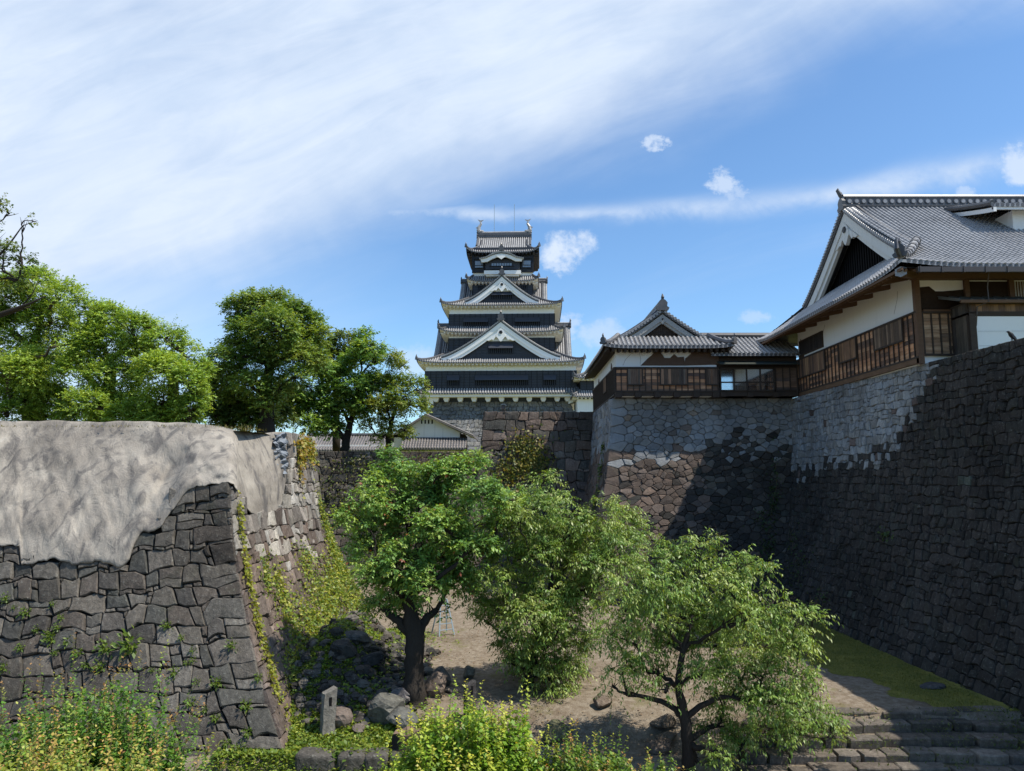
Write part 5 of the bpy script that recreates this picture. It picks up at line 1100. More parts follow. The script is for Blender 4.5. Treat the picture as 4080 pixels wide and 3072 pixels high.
# ------------------------------------------------------------------ foliage
def unit(a): return a/(np.linalg.norm(a, axis=-1, keepdims=True)+1e-9)
def leaf_geo(pos, d, nrm, ln, wd):
    """one bent diamond per leaf: 4 verts, 1 quad"""
    s = unit(np.cross(d, nrm)); mid = pos+d*ln[:, None]*.45; tip = pos+d*ln[:, None]-np.array((0, 0, 1.0))*ln[:, None]*.12
    V = np.stack([pos, mid+s*wd[:, None]/2, tip, mid-s*wd[:, None]/2], 1).reshape(-1, 3); n = len(pos); F = np.arange(n*4).reshape(n, 4); return V, F
def sprays(starts, dirs, tl, per, size, aspect, droop, RGn, spread=.9):
    """leaves set alternately along short twigs"""
    n = len(starts); k = per; t = np.tile((np.arange(k)+.6)/k, (n, 1))+RGn.uniform(-.04, .04, (n, k))
    tw = unit(dirs); bend = np.array((0, 0, -1.0))*droop
    P = starts[:, None, :]+tw[:, None, :]*(t*tl[:, None])[:, :, None]+bend*((t**2)*tl[:, None])[:, :, None]*.35
    up = np.array((0, 0, 1.0))+RGn.normal(0, .25, (n, 3)); sd = unit(np.cross(tw, up)); sg = np.where(np.arange(k) % 2 == 0, 1.0, -1.0)[None, :, None]
    D = tw[:, None, :]*RGn.uniform(.3, .8, (n, k, 1))+sd[:, None, :]*sg*spread*RGn.uniform(.6, 1.2, (n, k, 1))+bend*RGn.uniform(.4, 1.3, (n, k, 1))+RGn.normal(0, .22, (n, k, 3))
    D = unit(D).reshape(-1, 3); N = unit(np.array((0, 0, 1.0))+RGn.normal(0, .38, (n*k, 3)))
    ln = size*RGn.uniform(.65, 1.3, n*k); return P.reshape(-1, 3), D, N, ln, ln*aspect*RGn.uniform(.8, 1.2, n*k)
def palette(n, per, pal, RGn, tips=None, tipfrac=.12, var=.22, groups=None):
    pal = np.array(pal); c = pal[RGn.integers(0, len(pal), n)] if groups is None else pal[np.minimum(len(pal)-1, (groups*len(pal)).astype(int))]
    c = c*RGn.uniform(1-var, 1+var, (n, 1)); C = np.repeat(c[:, None, :], per, 1)*RGn.uniform(.8, 1.2, (n, per, 1))
    if tips is not None:
        m = RGn.random(n) < tipfrac; tc = np.array(tips)[RGn.integers(0, len(tips), n)]; C[m, -3:, :] = tc[m][:, None, :]
    return C.reshape(-1, 3)
def curve3(a, b, c, n): t = np.linspace(0, 1, n)[:, None]; return (1-t)**2*a+2*t*(1-t)*b+t*t*c
def tree(name, label, cat, trunk, fork, lobes, size, aspect, dens, tl, per, pal, tips=None, tipfrac=.12, droop=.5, seed=1, r0=.3, bark='bark', leafmat='leaf', group=None, gap=.0, limb=.3, flat=.75, fork_from=None, twigs=True, shell=.45, extra=None, sunk=.25, gf=1.0):
    """trunk: list of (x,y,z,r). fork: index where limbs leave. lobes: (x,y,z,r)"""
    Rn = np.random.default_rng(seed); R = random.Random(seed); base = np.array(trunk[0][:3]); root = empty(name, base); tag(root, label, cat, group)
    w = MB(); T = np.array([t[:3] for t in trunk]); tt = np.linspace(0, len(T)-1, 4*len(T)-3); tp = np.stack([np.interp(tt, range(len(T)), T[:, j]) for j in range(3)], 1)-base
    tr = np.interp(tt, range(len(T)), [t[3] for t in trunk]); tp[1:-1, :2] += Rn.normal(0, .08, (len(tt)-2, 2))*tr[1:-1, None]; w.tube(list(tp), list(tr*Rn.uniform(.93, 1.08, len(tt))), 12, 0)
    # root flare
    LV = []; LF = []; LC = []; nv = 0
    nodes = [(T[i], trunk[i][3]*.8, 0.0, T[max(i-1, 0)]) for i in sorted(set(fork))]; ctr = T[fork[0]]
    for li, lb in enumerate(sorted(lobes, key=lambda q: np.linalg.norm(np.array(q[:3])-ctr))):
        # every mass hangs on the nearest limb already grown, so limbs divide instead of fanning out
        c = np.array(lb[:3], float); r = lb[3]; dk = lb[4] if len(lb) > 4 else 1.0
        f, fr, fl_, prev = min(nodes, key=lambda q: np.linalg.norm(q[0]-c)+.25*q[2]+(0 if q[0][2] < c[2]+.2 else .8)); dist = np.linalg.norm(c-f)
        mid = (f+c)/2+unit(f-prev)*dist*.18+Rn.normal(0, .09, 3)*dist
        pts = curve3(f, mid, c, 9); r_end = max(.018, min(fr*.62, limb*.5)); rr = np.linspace(min(fr*.85, limb), r_end, 9); nodes.append((c, r_end, fl_+dist, mid))
        pts[1:-1] += Rn.normal(0, .02*dist, (7, 3)); w.tube(list(pts-base), list(rr), 6, 0, cap=False)
        for _ in range(int(4+r*2)):
            d = unit(Rn.normal(0, 1, 3)); d[2] = abs(d[2])*.7; e = c+d*r*R.uniform(.6, .95); q = int(R.uniform(5, 8)); s = pts[q]; w.tube(list(curve3(s, (s+e)/2+Rn.normal(0, .12, 3)*r*.4, e, 5)-base), list(np.linspace(min(rr[q]*.6, .05)+.006, .006, 5)), 4, 0, cap=False)
        n = max(4, int(dens*r*r*dk)); d = unit(Rn.normal(0, 1, (n, 3))); d[:, 2] = np.where((d[:, 2] < -.35) & (Rn.random(n) < .6), -d[:, 2], d[:, 2])
        # lumpy surface: a few sub-clumps so that the outline is broken
        sub = unit(Rn.normal(0, 1, (7, 3))); lum = (np.maximum(0, d@sub.T)**6).max(1); rad = r*((shell+(1-shell)*Rn.random(n)**.6)*(.74+.34*lum)); st = c+d*rad[:, None]*np.array((1, 1, flat))
        if gap: keep_ = (np.sin(st[:, 0]*2.6*gf+li)+np.sin(st[:, 1]*2.3*gf+2*li)+np.sin(st[:, 2]*3.1*gf+li*.7)+Rn.normal(0, .5, n)) > gap; st, d = st[keep_], d[keep_]; n = len(st)
        td = unit(d*np.array((1, 1, .6))+Rn.normal(0, .55, (n, 3))+np.array((0, 0, .18))); L = tl*Rn.uniform(.6, 1.3, n)
        P, D, N, ln, wd = sprays(st, td, L, per, size, aspect, droop, Rn); V, F = leaf_geo(P, D, N, ln, wd); LV.append(V); LF.append(F+nv); nv += len(V)
        gval = np.clip(.5+.28*Rn.normal(0, 1, n)+.2*math.sin(li*2.3), 0, .999); LC.append(np.repeat(palette(n, per, pal, Rn, tips, tipfrac, groups=gval), 4, 0))
        if twigs:
            for i in range(0, n, 5):
                a = st[i]; b_ = a+td[i]*L[i]; w.tube([a-td[i]*r*.25-base, a-base, b_-base], [.012, .008, .004], 3, 0, cap=False)
    V = np.concatenate(LV)-base; F = np.concatenate(LF); C = np.concatenate(LC); rawmesh('crown', V, F, M[leafmat], root, C); w.build('trunk', [M[bark]], root, True); return root
def lobes_px(lst, Y, rnd_d=1.2, seed=1, sc=1.0, flatd=1.0):
    """crown masses listed as picture-measured (u, v, radius[, depth offset]) and set out at their own distances"""
    R = random.Random(seed); out = []
    for q in lst:
        u, v, r = q[:3]; y = Y+(q[3] if len(q) > 3 else R.uniform(-rnd_d, rnd_d)); p = PY(u, v, y); out.append((p[0], p[1], p[2], r/FPX*y*sc))
    return out
G_YEL = [(0.148, 0.251, 0.046), (0.201, 0.321, 0.054), (0.252, 0.382, 0.066), (0.296, 0.411, 0.083), (0.348, 0.453, 0.103)]
G_DARK = [(0.054, 0.098, 0.031), (0.077, 0.133, 0.039), (0.107, 0.166, 0.046), (0.147, 0.205, 0.059), (0.195, 0.245, 0.069)]
G_MID = [(0.086, 0.182, 0.044), (0.122, 0.244, 0.053), (0.17, 0.305, 0.064), (0.22, 0.352, 0.073), (0.293, 0.402, 0.086)]
G_COOL = [(.10, .185, .035), (.14, .24, .042), (.185, .29, .052), (.235, .33, .065), (.30, .37, .10)]
def pt3(u, v, y, r): p = PY(u, v, y); return (p[0], p[1], p[2], r)
# --- camphor trees on the left plateau
def camphors():
    A = [(30, 1660, 80), (110, 1665, 75), (200, 1660, 80), (290, 1650, 70), (40, 1180, 110), (140, 1130, 95), (60, 1330, 130), (200, 1290, 120), (240, 1190, 90), (70, 1480, 130), (210, 1440, 130), (60, 1610, 120), (190, 1590, 110), (300, 1360, 90), (-60, 1260, 120), (-60, 1500, 130)]
    tree('camphor_tree', 'tall yellow green camphor tree at the left edge behind the sheeted wall', 'tree', [pt3(120, 1760, 51, .6), pt3(130, 1560, 51, .5), pt3(120, 1400, 51, .35)], [1, 2], lobes_px(A, 50, 2.2, 1), .165, .55, 360, .55, 9, G_YEL, None, seed=21, r0=.5, flat=.8, droop=.25, gap=-.7, gf=.75, twigs=False, limb=.4)
    B = [(340, 1660, 70), (420, 1665, 75), (500, 1665, 75), (580, 1655, 75), (330, 1240, 85), (430, 1270, 85), (400, 1380, 115), (520, 1300, 80), (540, 1420, 110), (330, 1480, 110), (460, 1520, 115), (360, 1620, 100), (520, 1630, 95), (600, 1310, 75)]
    tree('camphor_tree', 'middle yellow green camphor tree of the round mass above the sheeted wall', 'tree', [pt3(430, 1760, 49, .55), pt3(430, 1600, 49, .45), pt3(440, 1440, 49, .3)], [1, 2], lobes_px(B, 48, 2.0, 2), .165, .55, 360, .55, 9, G_YEL, None, seed=22, r0=.5, flat=.8, droop=.25, gap=-.7, gf=.75, twigs=False, limb=.4)
    Cc = [(620, 1665, 60), (690, 1670, 65), (760, 1668, 55), (660, 1360, 85), (740, 1420, 70), (640, 1480, 105), (740, 1520, 85), (790, 1470, 50), (650, 1610, 95), (750, 1630, 75), (690, 1320, 50), (790, 1590, 45)]
    tree('camphor_tree', 'rounded yellow green camphor tree at the right end of the mass, beside the dark tree', 'tree', [pt3(690, 1760, 47, .5), pt3(690, 1620, 47, .4), pt3(690, 1500, 47, .3)], [1, 2], lobes_px(Cc, 46.5, 1.6, 3), .165, .55, 370, .55, 9, G_YEL, None, seed=23, r0=.5, flat=.8, droop=.25, gap=-.7, gf=.75, twigs=False, limb=.35)
    D = [(40, 850, 42, 0), (95, 880, 26, 0), (140, 885, 24, 0), (20, 1000, 50, 0), (85, 1030, 55, .4), (10, 1080, 75, 0), (-60, 960, 110, .5), (-80, 1100, 140, 1), (-40, 820, 60, 0), (60, 1120, 50, .4)]
    tree('broadleaf_tree', 'dark sparse tree leaning in from the left edge with a bare branch', 'tree', [pt3(-330, 1760, 39, .4), pt3(-280, 1400, 39, .33), pt3(-150, 1180, 39, .22)], [1, 2], lobes_px(D, 39, .5, 4), .17, .55, 130, .45, 8, G_DARK, None, seed=24, flat=.8, droop=.3, gap=-.3, bark='darkbark', limb=.16,
         extra=None)
    r = [o for o in COL.objects if o.name.startswith('broadleaf_tree')][0]; b = np.array(r.location); m = MB()
    bp = [PY(-250, 1300, 39), PY(0, 1253, 38.5), PY(80, 1225, 38.3), PY(130, 1205, 38.2), PY(185, 1178, 38.1)]; m.tube([p-b for p in bp], [.2, .13, .10, .06, .02], 7, 0)
    m.tube([PY(80, 1228, 38.3)-b, PY(130, 1170, 38.3)-b, PY(165, 1090, 38.2)-b], [.05, .03, .01], 5, 0); m.tube([PY(0, 1262, 38.5)-b, PY(120, 1222, 38.4)-b], [.08, .03], 5, 0); m.tube([PY(-60, 1080, 39)-b, PY(40, 970, 39)-b, PY(90, 900, 39)-b, PY(150, 878, 39)-b], [.08, .05, .03, .01], 5, 0); m.build('bare_branch', [M['darkbark']], r, True)
camphors()
def upper_trees():
    A = [(1010, 1215, 75), (950, 1230, 62), (960, 1300, 55), (1090, 1220, 85), (1170, 1260, 85), (1230, 1290, 65), (1100, 1310, 110), (1010, 1330, 90), (1200, 1370, 95), (1270, 1330, 45), (960, 1400, 85), (890, 1430, 65), (1040, 1440, 90), (1150, 1420, 95), (1240, 1430, 75), (910, 1500, 80), (1000, 1530, 70), (1060, 1600, 55), (1110, 1550, 65), (1000, 1670, 60), (1070, 1680, 45), (1180, 1500, 60), (930, 1580, 60)]
    tree('camphor_tree', 'big domed olive green camphor tree with heavy dark limbs left of the keep', 'tree', [pt3(1060, 1760, 58, .8), pt3(1062, 1640, 58, .55), pt3(1055, 1560, 58, .48), pt3(1075, 1470, 58, .4), pt3(1080, 1400, 58, .35)], [2, 3, 4], lobes_px(A, 57.5, 2.2, 5, 1.05), .21, .55, 150, .65, 9, [(.085, .165, .038), (.12, .215, .046), (.165, .26, .052), (.205, .295, .06), (.25, .32, .085)], None, seed=31, flat=.72, droop=.25, gap=.0, gf=.9, bark='darkbark', limb=.34)
    B = [(860, 1560, 80), (900, 1640, 80), (960, 1600, 70), (1010, 1640, 70), (850, 1660, 60), (930, 1700, 60), (1080, 1610, 60, 1.5), (1120, 1660, 50, 1.5), (830, 1500, 50)]
    tree('broadleaf_tree', 'dark green shaded tree between the yellow green mass and the big domed tree', 'tree', [pt3(900, 1780, 60, .4), pt3(905, 1660, 60, .3), pt3(910, 1600, 60, .2)], [1, 2], lobes_px(B, 60, 1.5, 6), .27, .55, 130, .65, 9, G_DARK, None, seed=32, flat=.8, droop=.3, bark='darkbark', limb=.3, twigs=False)
    C2 = [(1370, 1370, 65), (1300, 1400, 60), (1360, 1450, 70), (1410, 1400, 50), (1290, 1480, 60)]
    tree('broadleaf_tree', 'dark olive tree rising behind the spreading terrace tree, right of the big domed tree', 'tree', [pt3(1340, 1800, 72, .4), pt3(1340, 1600, 72, .3), pt3(1350, 1480, 72, .22)], [1, 2], lobes_px(C2, 72, 1.5, 7), .29, .55, 105, .65, 9, G_DARK[1:], None, seed=33, flat=.8, droop=.3, bark='darkbark', gap=-.8, limb=.3)
    D = [(1470, 1390, 60), (1440, 1440, 70), (1510, 1440, 55), (1330, 1490, 70), (1260, 1480, 55), (1240, 1550, 65), (1330, 1560, 75), (1420, 1540, 80), (1500, 1520, 65), (1190, 1600, 60), (1280, 1630, 75), (1370, 1640, 80), (1450, 1610, 60), (1150, 1650, 55), (1220, 1690, 60), (1310, 1700, 65), (1170, 1580, 50), (1120, 1560, 50), (1460, 1330, 25)]
    tree('cherry_tree', 'wide layered green tree with forked dark trunk on the back terrace', 'tree', [pt3(1371, 1800, 66, .42), pt3(1378, 1760, 66, .36), pt3(1395, 1690, 66, .28), pt3(1420, 1600, 66, .2), pt3(1440, 1500, 66, .12)], [1, 2, 3, 4], lobes_px(D, 66, 1.8, 8, 1.15), .23, .6, 200, .65, 9, G_MID, None, seed=34, flat=.5, droop=.3, gap=-.5, gf=1.0, bark='darkbark', limb=.26)
    Ee = [(1560, 1540, 65), (1500, 1530, 45), (1600, 1600, 75), (1650, 1620, 60), (1540, 1620, 65), (1640, 1530, 55), (1600, 1440, 45), (1560, 1430, 40), (1500, 1650, 50), (1560, 1690, 55), (1480, 1700, 40), (1610, 1710, 35), (1620, 1740, 25), (1660, 1550, 40), (1700, 1620, 30), (1520, 1750, 35)]
    tree('cherry_tree', 'small airy yellow green tree in front of the white storehouse', 'tree', [pt3(1546, 1806, 65.5, .3), pt3(1548, 1740, 65.5, .24), pt3(1560, 1680, 65.5, .18), pt3(1585, 1600, 65.5, .12)], [1, 2, 3], lobes_px(Ee, 65, 1.3, 9, 1.1), .19, .6, 200, .6, 9, [(.11, .19, .035), (.15, .235, .042), (.20, .27, .05), (.24, .30, .06), (.26, .29, .06)], None, seed=35, flat=.7, droop=.3, gap=-.25, gf=1.2, bark='darkbark', limb=.16)
upper_trees()
# --- the three courtyard trees
RED = [(.22, .06, .03), (.26, .09, .03), (.2, .16, .04)]
def court():
    A = [(1490, 1930, 75), (1560, 1890, 70), (1650, 1900, 85), (1740, 1900, 75), (1850, 1880, 75), (1890, 1840, 45), (1460, 2000, 70), (1560, 2000, 95), (1680, 2010, 100), (1800, 1990, 95), (1910, 1970, 80), (1990, 2010, 60), (1410, 2070, 60), (1500, 2110, 95), (1630, 2120, 105), (1770, 2110, 105), (1890, 2080, 90), (1980, 2080, 70), (2040, 2000, 50), (1450, 2180, 55), (1500, 2220, 90), (1620, 2240, 95), (1750, 2230, 100), (1870, 2190, 85), (1490, 2300, 65), (1570, 2340, 85), (1700, 2330, 85), (1820, 2300, 75), (1520, 2420, 60), (1620, 2430, 60), (1950, 2190, 60), (1560, 1820, 40), (1740, 2430, 50)]
    tree('cherry_tree', 'leafy green cherry tree with thick dark forked trunk beside the left wall', 'tree', [pt3(1655, 2830, 28, .55), pt3(1655, 2770, 28, .40), pt3(1648, 2640, 28, .34), pt3(1655, 2540, 28, .36), pt3(1625, 2400, 28.2, .22), pt3(1640, 2270, 28.2, .17), pt3(1680, 2130, 28.4, .1)], [3, 3, 3, 4, 5], lobes_px(A, 28.6, 1.7, 11, 1.1), .13, .55, 560, .45, 9, G_MID, RED, .06, seed=41, flat=.78, droop=.55, bark='darkbark', limb=.22, gap=-.25, gf=1.8)
    B = [(2170, 1915, 26), (2120, 1985, 38), (2230, 1985, 32), (2160, 2030, 60), (2060, 2060, 55), (2270, 2060, 75), (2380, 2060, 75), (2470, 2090, 70), (2530, 2110, 45), (2120, 2120, 80), (2240, 2150, 90), (2360, 2160, 95), (2470, 2180, 75), (2020, 2200, 75), (2130, 2230, 95), (2260, 2260, 100), (2390, 2270, 95), (2490, 2260, 65), (1960, 2310, 70), (2060, 2340, 90), (2190, 2360, 100), (2320, 2370, 95), (2000, 2430, 75), (2110, 2470, 90), (2230, 2480, 90), (1930, 2470, 55), (2060, 2560, 75), (2170, 2590, 85), (2280, 2560, 70), (2110, 2680, 75), (2200, 2710, 70), (1900, 2400, 45), (2050, 2650, 50), (2260, 2660, 55)]
    tree('cherry_tree', 'middle courtyard tree with drooping pale green leaves and hidden trunk', 'tree', [pt3(2100, 2880, 29.5, .3), pt3(2100, 2800, 29.5, .22), pt3(2110, 2690, 29.5, .19), pt3(2140, 2560, 29.5, .15), pt3(2190, 2400, 29.6, .11), pt3(2200, 2230, 29.6, .07)], [2, 3, 4, 5], lobes_px(B, 30, 1.7, 12, 1.1), .14, .36, 430, .65, 11, G_COOL, [(.16, .19, .05), (.19, .21, .06)], .2, droop=1.0, seed=42, flat=.85, bark='darkbark', leafmat='glossleaf', limb=.12, gap=-.2, gf=1.7)
    C3 = [(2590, 2240, 65), (2690, 2220, 70), (2790, 2200, 70), (2880, 2220, 70), (2960, 2250, 60), (3040, 2300, 50), (2520, 2330, 85), (2640, 2340, 95), (2760, 2320, 95), (2880, 2340, 90), (2990, 2360, 75), (3080, 2400, 55), (2460, 2430, 85), (2580, 2450, 95), (2710, 2450, 95), (2840, 2450, 90), (2960, 2470, 80), (3070, 2480, 70), (3170, 2480, 50), (3230, 2450, 35), (2430, 2530, 75), (2540, 2570, 85), (2660, 2570, 80), (2800, 2570, 75), (2930, 2570, 80), (3060, 2580, 80), (3160, 2570, 60), (3240, 2600, 45), (2480, 2660, 60), (2580, 2680, 60), (2920, 2680, 75), (3040, 2690, 85), (3160, 2690, 75), (3250, 2730, 60), (2980, 2790, 80), (3100, 2810, 90), (3210, 2830, 75), (2880, 2780, 60), (3290, 2870, 60), (3060, 2900, 75), (3180, 2930, 70), (2860, 2890, 60), (2650, 2760, 50), (2440, 2730, 40), (2960, 2960, 60), (2800, 2690, 55), (2870, 3020, 50), (2500, 2770, 28), (3330, 2940, 40), (2780, 3040, 40)]
    tree('cherry_tree', 'front courtyard tree with many slim stems and drooping glossy leaves near the steps', 'tree', [pt3(2745, 3170, 24.2, .30), pt3(2745, 3060, 24.2, .22), pt3(2740, 2960, 24.2, .18), pt3(2730, 2860, 24.2, .17), pt3(2700, 2740, 24.2, .12), pt3(2720, 2600, 24.3, .09), pt3(2760, 2450, 24.4, .06)], [2, 3, 3, 4, 5], lobes_px(C3, 24.4, 1.5, 13, 1.08), .125, .36, 430, .6, 11, G_COOL, [(.14, .17, .05), (.18, .20, .06)], .15, droop=1.05, seed=43, flat=.85, bark='darkbark', leafmat='glossleaf', limb=.11, gap=-.05, gf=2.0)
court()
# ------------------------------------------------------------------ shrubs of upright shoots
def shrub(name, label, pts, hgt, n, size, aspect, pal, tips, seed, tipn=5, per=60, group=None, spread=.3, lean=.1, fill=3000):
    """upright shoots set with leaves all the way up; pts: list of (x, y, z0, radius, height factor)"""
    Rn = np.random.default_rng(seed); base = np.array(pts[0][:3]); root = empty(name, base); tag(root, label, 'shrub', group); S_, D_, L_ = [], [], []
    for x, y, z, r, h in pts:
        k = int(n*r*r); a = Rn.uniform(0, 2*math.pi, k); q = r*np.sqrt(Rn.random(k)); S_.append(np.stack([x+q*np.cos(a)*.8, y+q*np.sin(a)*.8, np.full(k, z)], 1))
        D_.append(unit(np.stack([np.cos(a)*q/r*spread+Rn.normal(0, lean, k), np.sin(a)*q/r*spread+Rn.normal(0, lean, k), np.ones(k)], 1))); L_.append(hgt*h*(1-.30*(q/r)**2)*np.clip(Rn.normal(.86, .12, k), .5, 1.12))
    S0, D0, L0 = np.concatenate(S_), np.concatenate(D_), np.concatenate(L_); k = len(S0); t = np.tile(np.linspace(.35, 1.0, per), (k, 1)); t += Rn.uniform(-.006, .006, t.shape)
    bow = Rn.normal(0, .10, (k, 1, 3))*(t[:, :, None]**2); P = S0[:, None]+D0[:, None]*(t*L0[:, None])[:, :, None]+bow
    ang = np.arange(per)[None, :]*2.4+Rn.uniform(0, 6.28, (k, 1))+Rn.normal(0, .3, (k, per)); D = np.stack([np.cos(ang), np.sin(ang), Rn.uniform(-.75, .35, (k, per))+.9*(t > .95)], -1); N = unit(np.array((0, 0, 1.0))+D*.5+Rn.normal(0, .3, (k, per, 3)))
    ln = size*Rn.uniform(.75, 1.25, (k, per))*(1.12-.5*np.clip((t-.7)/.3, 0, 1)); V, F = leaf_geo(P.reshape(-1, 3), unit(D.reshape(-1, 3)), N.reshape(-1, 3), ln.ravel(), ln.ravel()*aspect)
    fl = []
    for x, y, z, r, h in pts:
        nf = int(fill*r*r); a = unit(Rn.normal(0, 1, (nf, 3))); rr = Rn.random((nf, 1))**.33; q = a*rr; fl.append(np.stack([x+q[:, 0]*r*1.0, y+q[:, 1]*r*.9, z+hgt*h*(.42+.42*q[:, 2]*np.sqrt(np.clip(1.1-(q[:, 0]**2), .1, 1)))], 1))
    fp = np.concatenate(fl); nf = len(fp); fd = unit(Rn.normal(0, 1, (nf, 3))+np.array((0, -.2, .1))); fln = size*Rn.uniform(.7, 1.3, nf); V2, F2 = leaf_geo(fp, fd, unit(np.array((0, -.2, 1.0))+Rn.normal(0, .5, (nf, 3))), fln, fln*aspect); C2 = np.repeat(np.array(pal)[np.minimum(len(pal)-1, (Rn.random(nf)**1.5*len(pal)).astype(int))]*Rn.uniform(.75, 1.2, (nf, 1)), 4, 0)
    C = palette(k, per, pal, Rn, None, var=.15).reshape(k, per, 3); tc = np.array(tips)[Rn.integers(0, len(tips), k)]; m = Rn.random(k) < .8
    for j in range(1, tipn+1): f = (1-(j-1)/tipn); C[m, -j] = C[m, -j]*(1-f)+tc[m]*f
    rawmesh('foliage', np.concatenate([V, V2])-base, np.concatenate([F, F2+len(V)]), M['leaf'], root, np.concatenate([np.repeat(C.reshape(-1, 3), 4, 0), C2])); w = MB()
    for i in range(0, k, 2): w.tube([S0[i]-base, S0[i]+D0[i]*L0[i]*.6+bow[i, per//2]-base, P[i, -1]-base], [.014, .009, .004], 3, 0, cap=False)
    w.build('stems', [M['weedstem']], root)
def gpt(u, y, z, r, h): return (ray(u, 2600)[0]*y, y, z, r, h)
ORG = [(.34, .22, .06), (.30, .14, .06), (.30, .27, .07), (.27, .28, .06)]
shrub('shrub', 'bright yellow green shrub of upright shoots at the bottom centre', [gpt(1740, 20.3, -1.5, .9, .98), gpt(1900, 20.4, -1.5, 1.0, 1.08), gpt(2050, 20.6, -1.5, .7, 1.03), gpt(1610, 20.0, -1.5, .45, .72), gpt(1560, 20.2, -1.5, .3, .66)], 3.85, 105, .15, .62, [(.13, .25, .022), (.17, .30, .026), (.22, .345, .03), (.27, .37, .035)], [(.50, .52, .07), (.52, .44, .08), (.44, .50, .07)], 51, tipn=18, per=62, spread=.16)
shrub('shrub', 'orange tipped low green shrub at the bottom right of centre', [gpt(2290, 20.5, -1.5, .8, .88), gpt(2430, 20.6, -1.5, .85, .80), gpt(2610, 20.6, -1.5, .75, .70), gpt(2190, 20.3, -1.5, .5, .78)], 3.4, 110, .13, .55, [(.09, .17, .022), (.12, .215, .026), (.16, .26, .03)], [(.46, .22, .07), (.42, .30, .07), (.34, .36, .06)], 52, tipn=10, per=52, spread=.2)
shrub('shrub', 'large rusty tipped green shrub filling the bottom left corner', [gpt(-60, 17.2, -1.5, 1.5, .80), gpt(150, 17.4, -1.5, 1.4, .92), gpt(360, 17.6, -1.5, 1.2, 1.04), gpt(480, 17.8, -1.5, .9, 1.08), gpt(610, 18.0, -1.5, .8, .90), gpt(720, 18.2, -1.5, .5, .72)], 5.4, 85, .125, .55, [(.07, .17, .02), (.09, .205, .024), (.13, .25, .03), (.17, .28, .035)], [(.38, .20, .07), (.34, .16, .07), (.34, .34, .06)], 53, tipn=9, per=80, spread=.22)
shrub('shrub', 'yellow and orange new growth shrub in front of the large corner shrub', [gpt(40, 14.6, -1.5, 1.2, .98), gpt(270, 14.6, -1.5, 1.1, 1.0), gpt(470, 14.8, -1.5, 1.0, .98), gpt(630, 15.0, -1.5, .7, .86), gpt(-100, 14.5, -1.5, 1.1, .98)], 5.15, 85, .12, .55, [(.16, .24, .03), (.22, .29, .04), (.28, .33, .05)], [(.50, .33, .09), (.46, .24, .09), (.44, .40, .09), (.40, .42, .08)], 54, tipn=30, per=78, spread=.2)
# ------------------------------------------------------------------ ivy, ground weeds, grass
def scatter_on(face, patches, size, pal, seed, name, label, cat, kind=None, out=.16, aspect=.8, stem=True, mult=1.0):
    Rn = np.random.default_rng(seed); P, D, N, C = [], [], [], []; w = MB()
    for (x, y, rx, ry, n) in patches:
        for _ in range(int(n*mult)):
            a, b = Rn.normal(0, .42, 2); xx, yy = x+a*rx, y+b*ry
            if not (0 < xx < face.L and -.2 < yy < face.H): continue
            nr = face.nrm(xx, yy); p = face.at(xx, yy)+nr*(out+Rn.uniform(0, .14)); P.append(p); d = nr*.5+np.array((Rn.normal(0, .6), Rn.normal(0, .6), Rn.normal(-.4, .5))); D.append(d); N.append(nr+Rn.normal(0, .35, 3)); C.append(pal[Rn.integers(0, len(pal))])
        if stem:
            pts = [face.at(min(max(x+rx*.3*math.sin(i*1.3), .05), face.L-.05), y+ry*(i/4-.6))+face.nrm(x, y)*.12 for i in range(5)]; w.tube(pts, [.012]*5, 4, 0, cap=False)
    P, D, N = np.array(P), unit(np.array(D)), unit(np.array(N)); ln = size*Rn.uniform(.6, 1.35, len(P)); base = P.mean(0); V, F = leaf_geo(P, D, N, ln, ln*aspect); C = np.repeat(np.array(C)*Rn.uniform(.75, 1.25, (len(P), 1)), 4, 0)
    root = empty(name, base); tag(root, label, cat, None, kind); rawmesh('leaves', V-base, F, M['leaf'], root, C)
    if stem: w.v = [tuple(np.array(v)-base) for v in w.v]; w.build('vine_stem', [M['weedstem']], root)
IVY = [(.14, .21, .03), (.19, .26, .035), (.26, .30, .04), (.33, .33, .05), (.10, .17, .028)]
scatter_on(BW, [(3.9, 3.3, 2.3, 1.8, 520), (3.4, 5.1, 2.8, 1.3, 560), (5.2, 4.4, 1.8, 1.7, 320), (2.8, 6.0, 1.4, .9, 130)], .24, [(.10, .13, .025), (.16, .17, .03), (.22, .20, .035), (.06, .10, .02), (.25, .21, .04)], 61, 'ivy', 'ivy patch with yellowing leaves on the brown bastion below the keep', 'ivy', out=.12)
scatter_on(BL, [(6, 1.2, 3.0, 1.1, 260), (10.5, 1.4, 3.2, 1.2, 300), (13.5, .6, 2.0, .7, 160), (4, 4, 3, 3, 260), (2.5, 8, 3, 3.5, 260)], .2, [(.07, .10, .02), (.10, .12, .025), (.15, .15, .035), (.05, .08, .018)], 62, 'ivy', 'thin creeping ivy on the lower terrace wall below the storehouse', 'ivy', out=.1)
L1, H1 = LS.L, LS.H
scatter_on(LS, [(.45, 4.2, .25, 1.2, 150), (.45, 6.2, .35, 1.6, 260), (.5, 8.2, .4, 1.4, 220), (.55, 10.0, .5, 1.5, 230)], .12, [(.24, .26, .03), (.30, .29, .035), (.20, .24, .03)], 63, 'ivy', 'thin yellow vine running down the near corner of the left wall', 'ivy', out=.15)
scatter_on(LS, [(12.8, .5, 2.0, .5, 330), (12.2, 1.2, 1.2, .8, 220), (14.6, .9, 1.2, .9, 260), (11.5, 2.0, .5, 1.2, 90)], .16, [(.30, .20, .04), (.33, .25, .05), (.26, .26, .045), (.16, .20, .03)], 64, 'ivy', 'orange and yellow vine over the standing top stones of the left wall', 'ivy', out=.15)
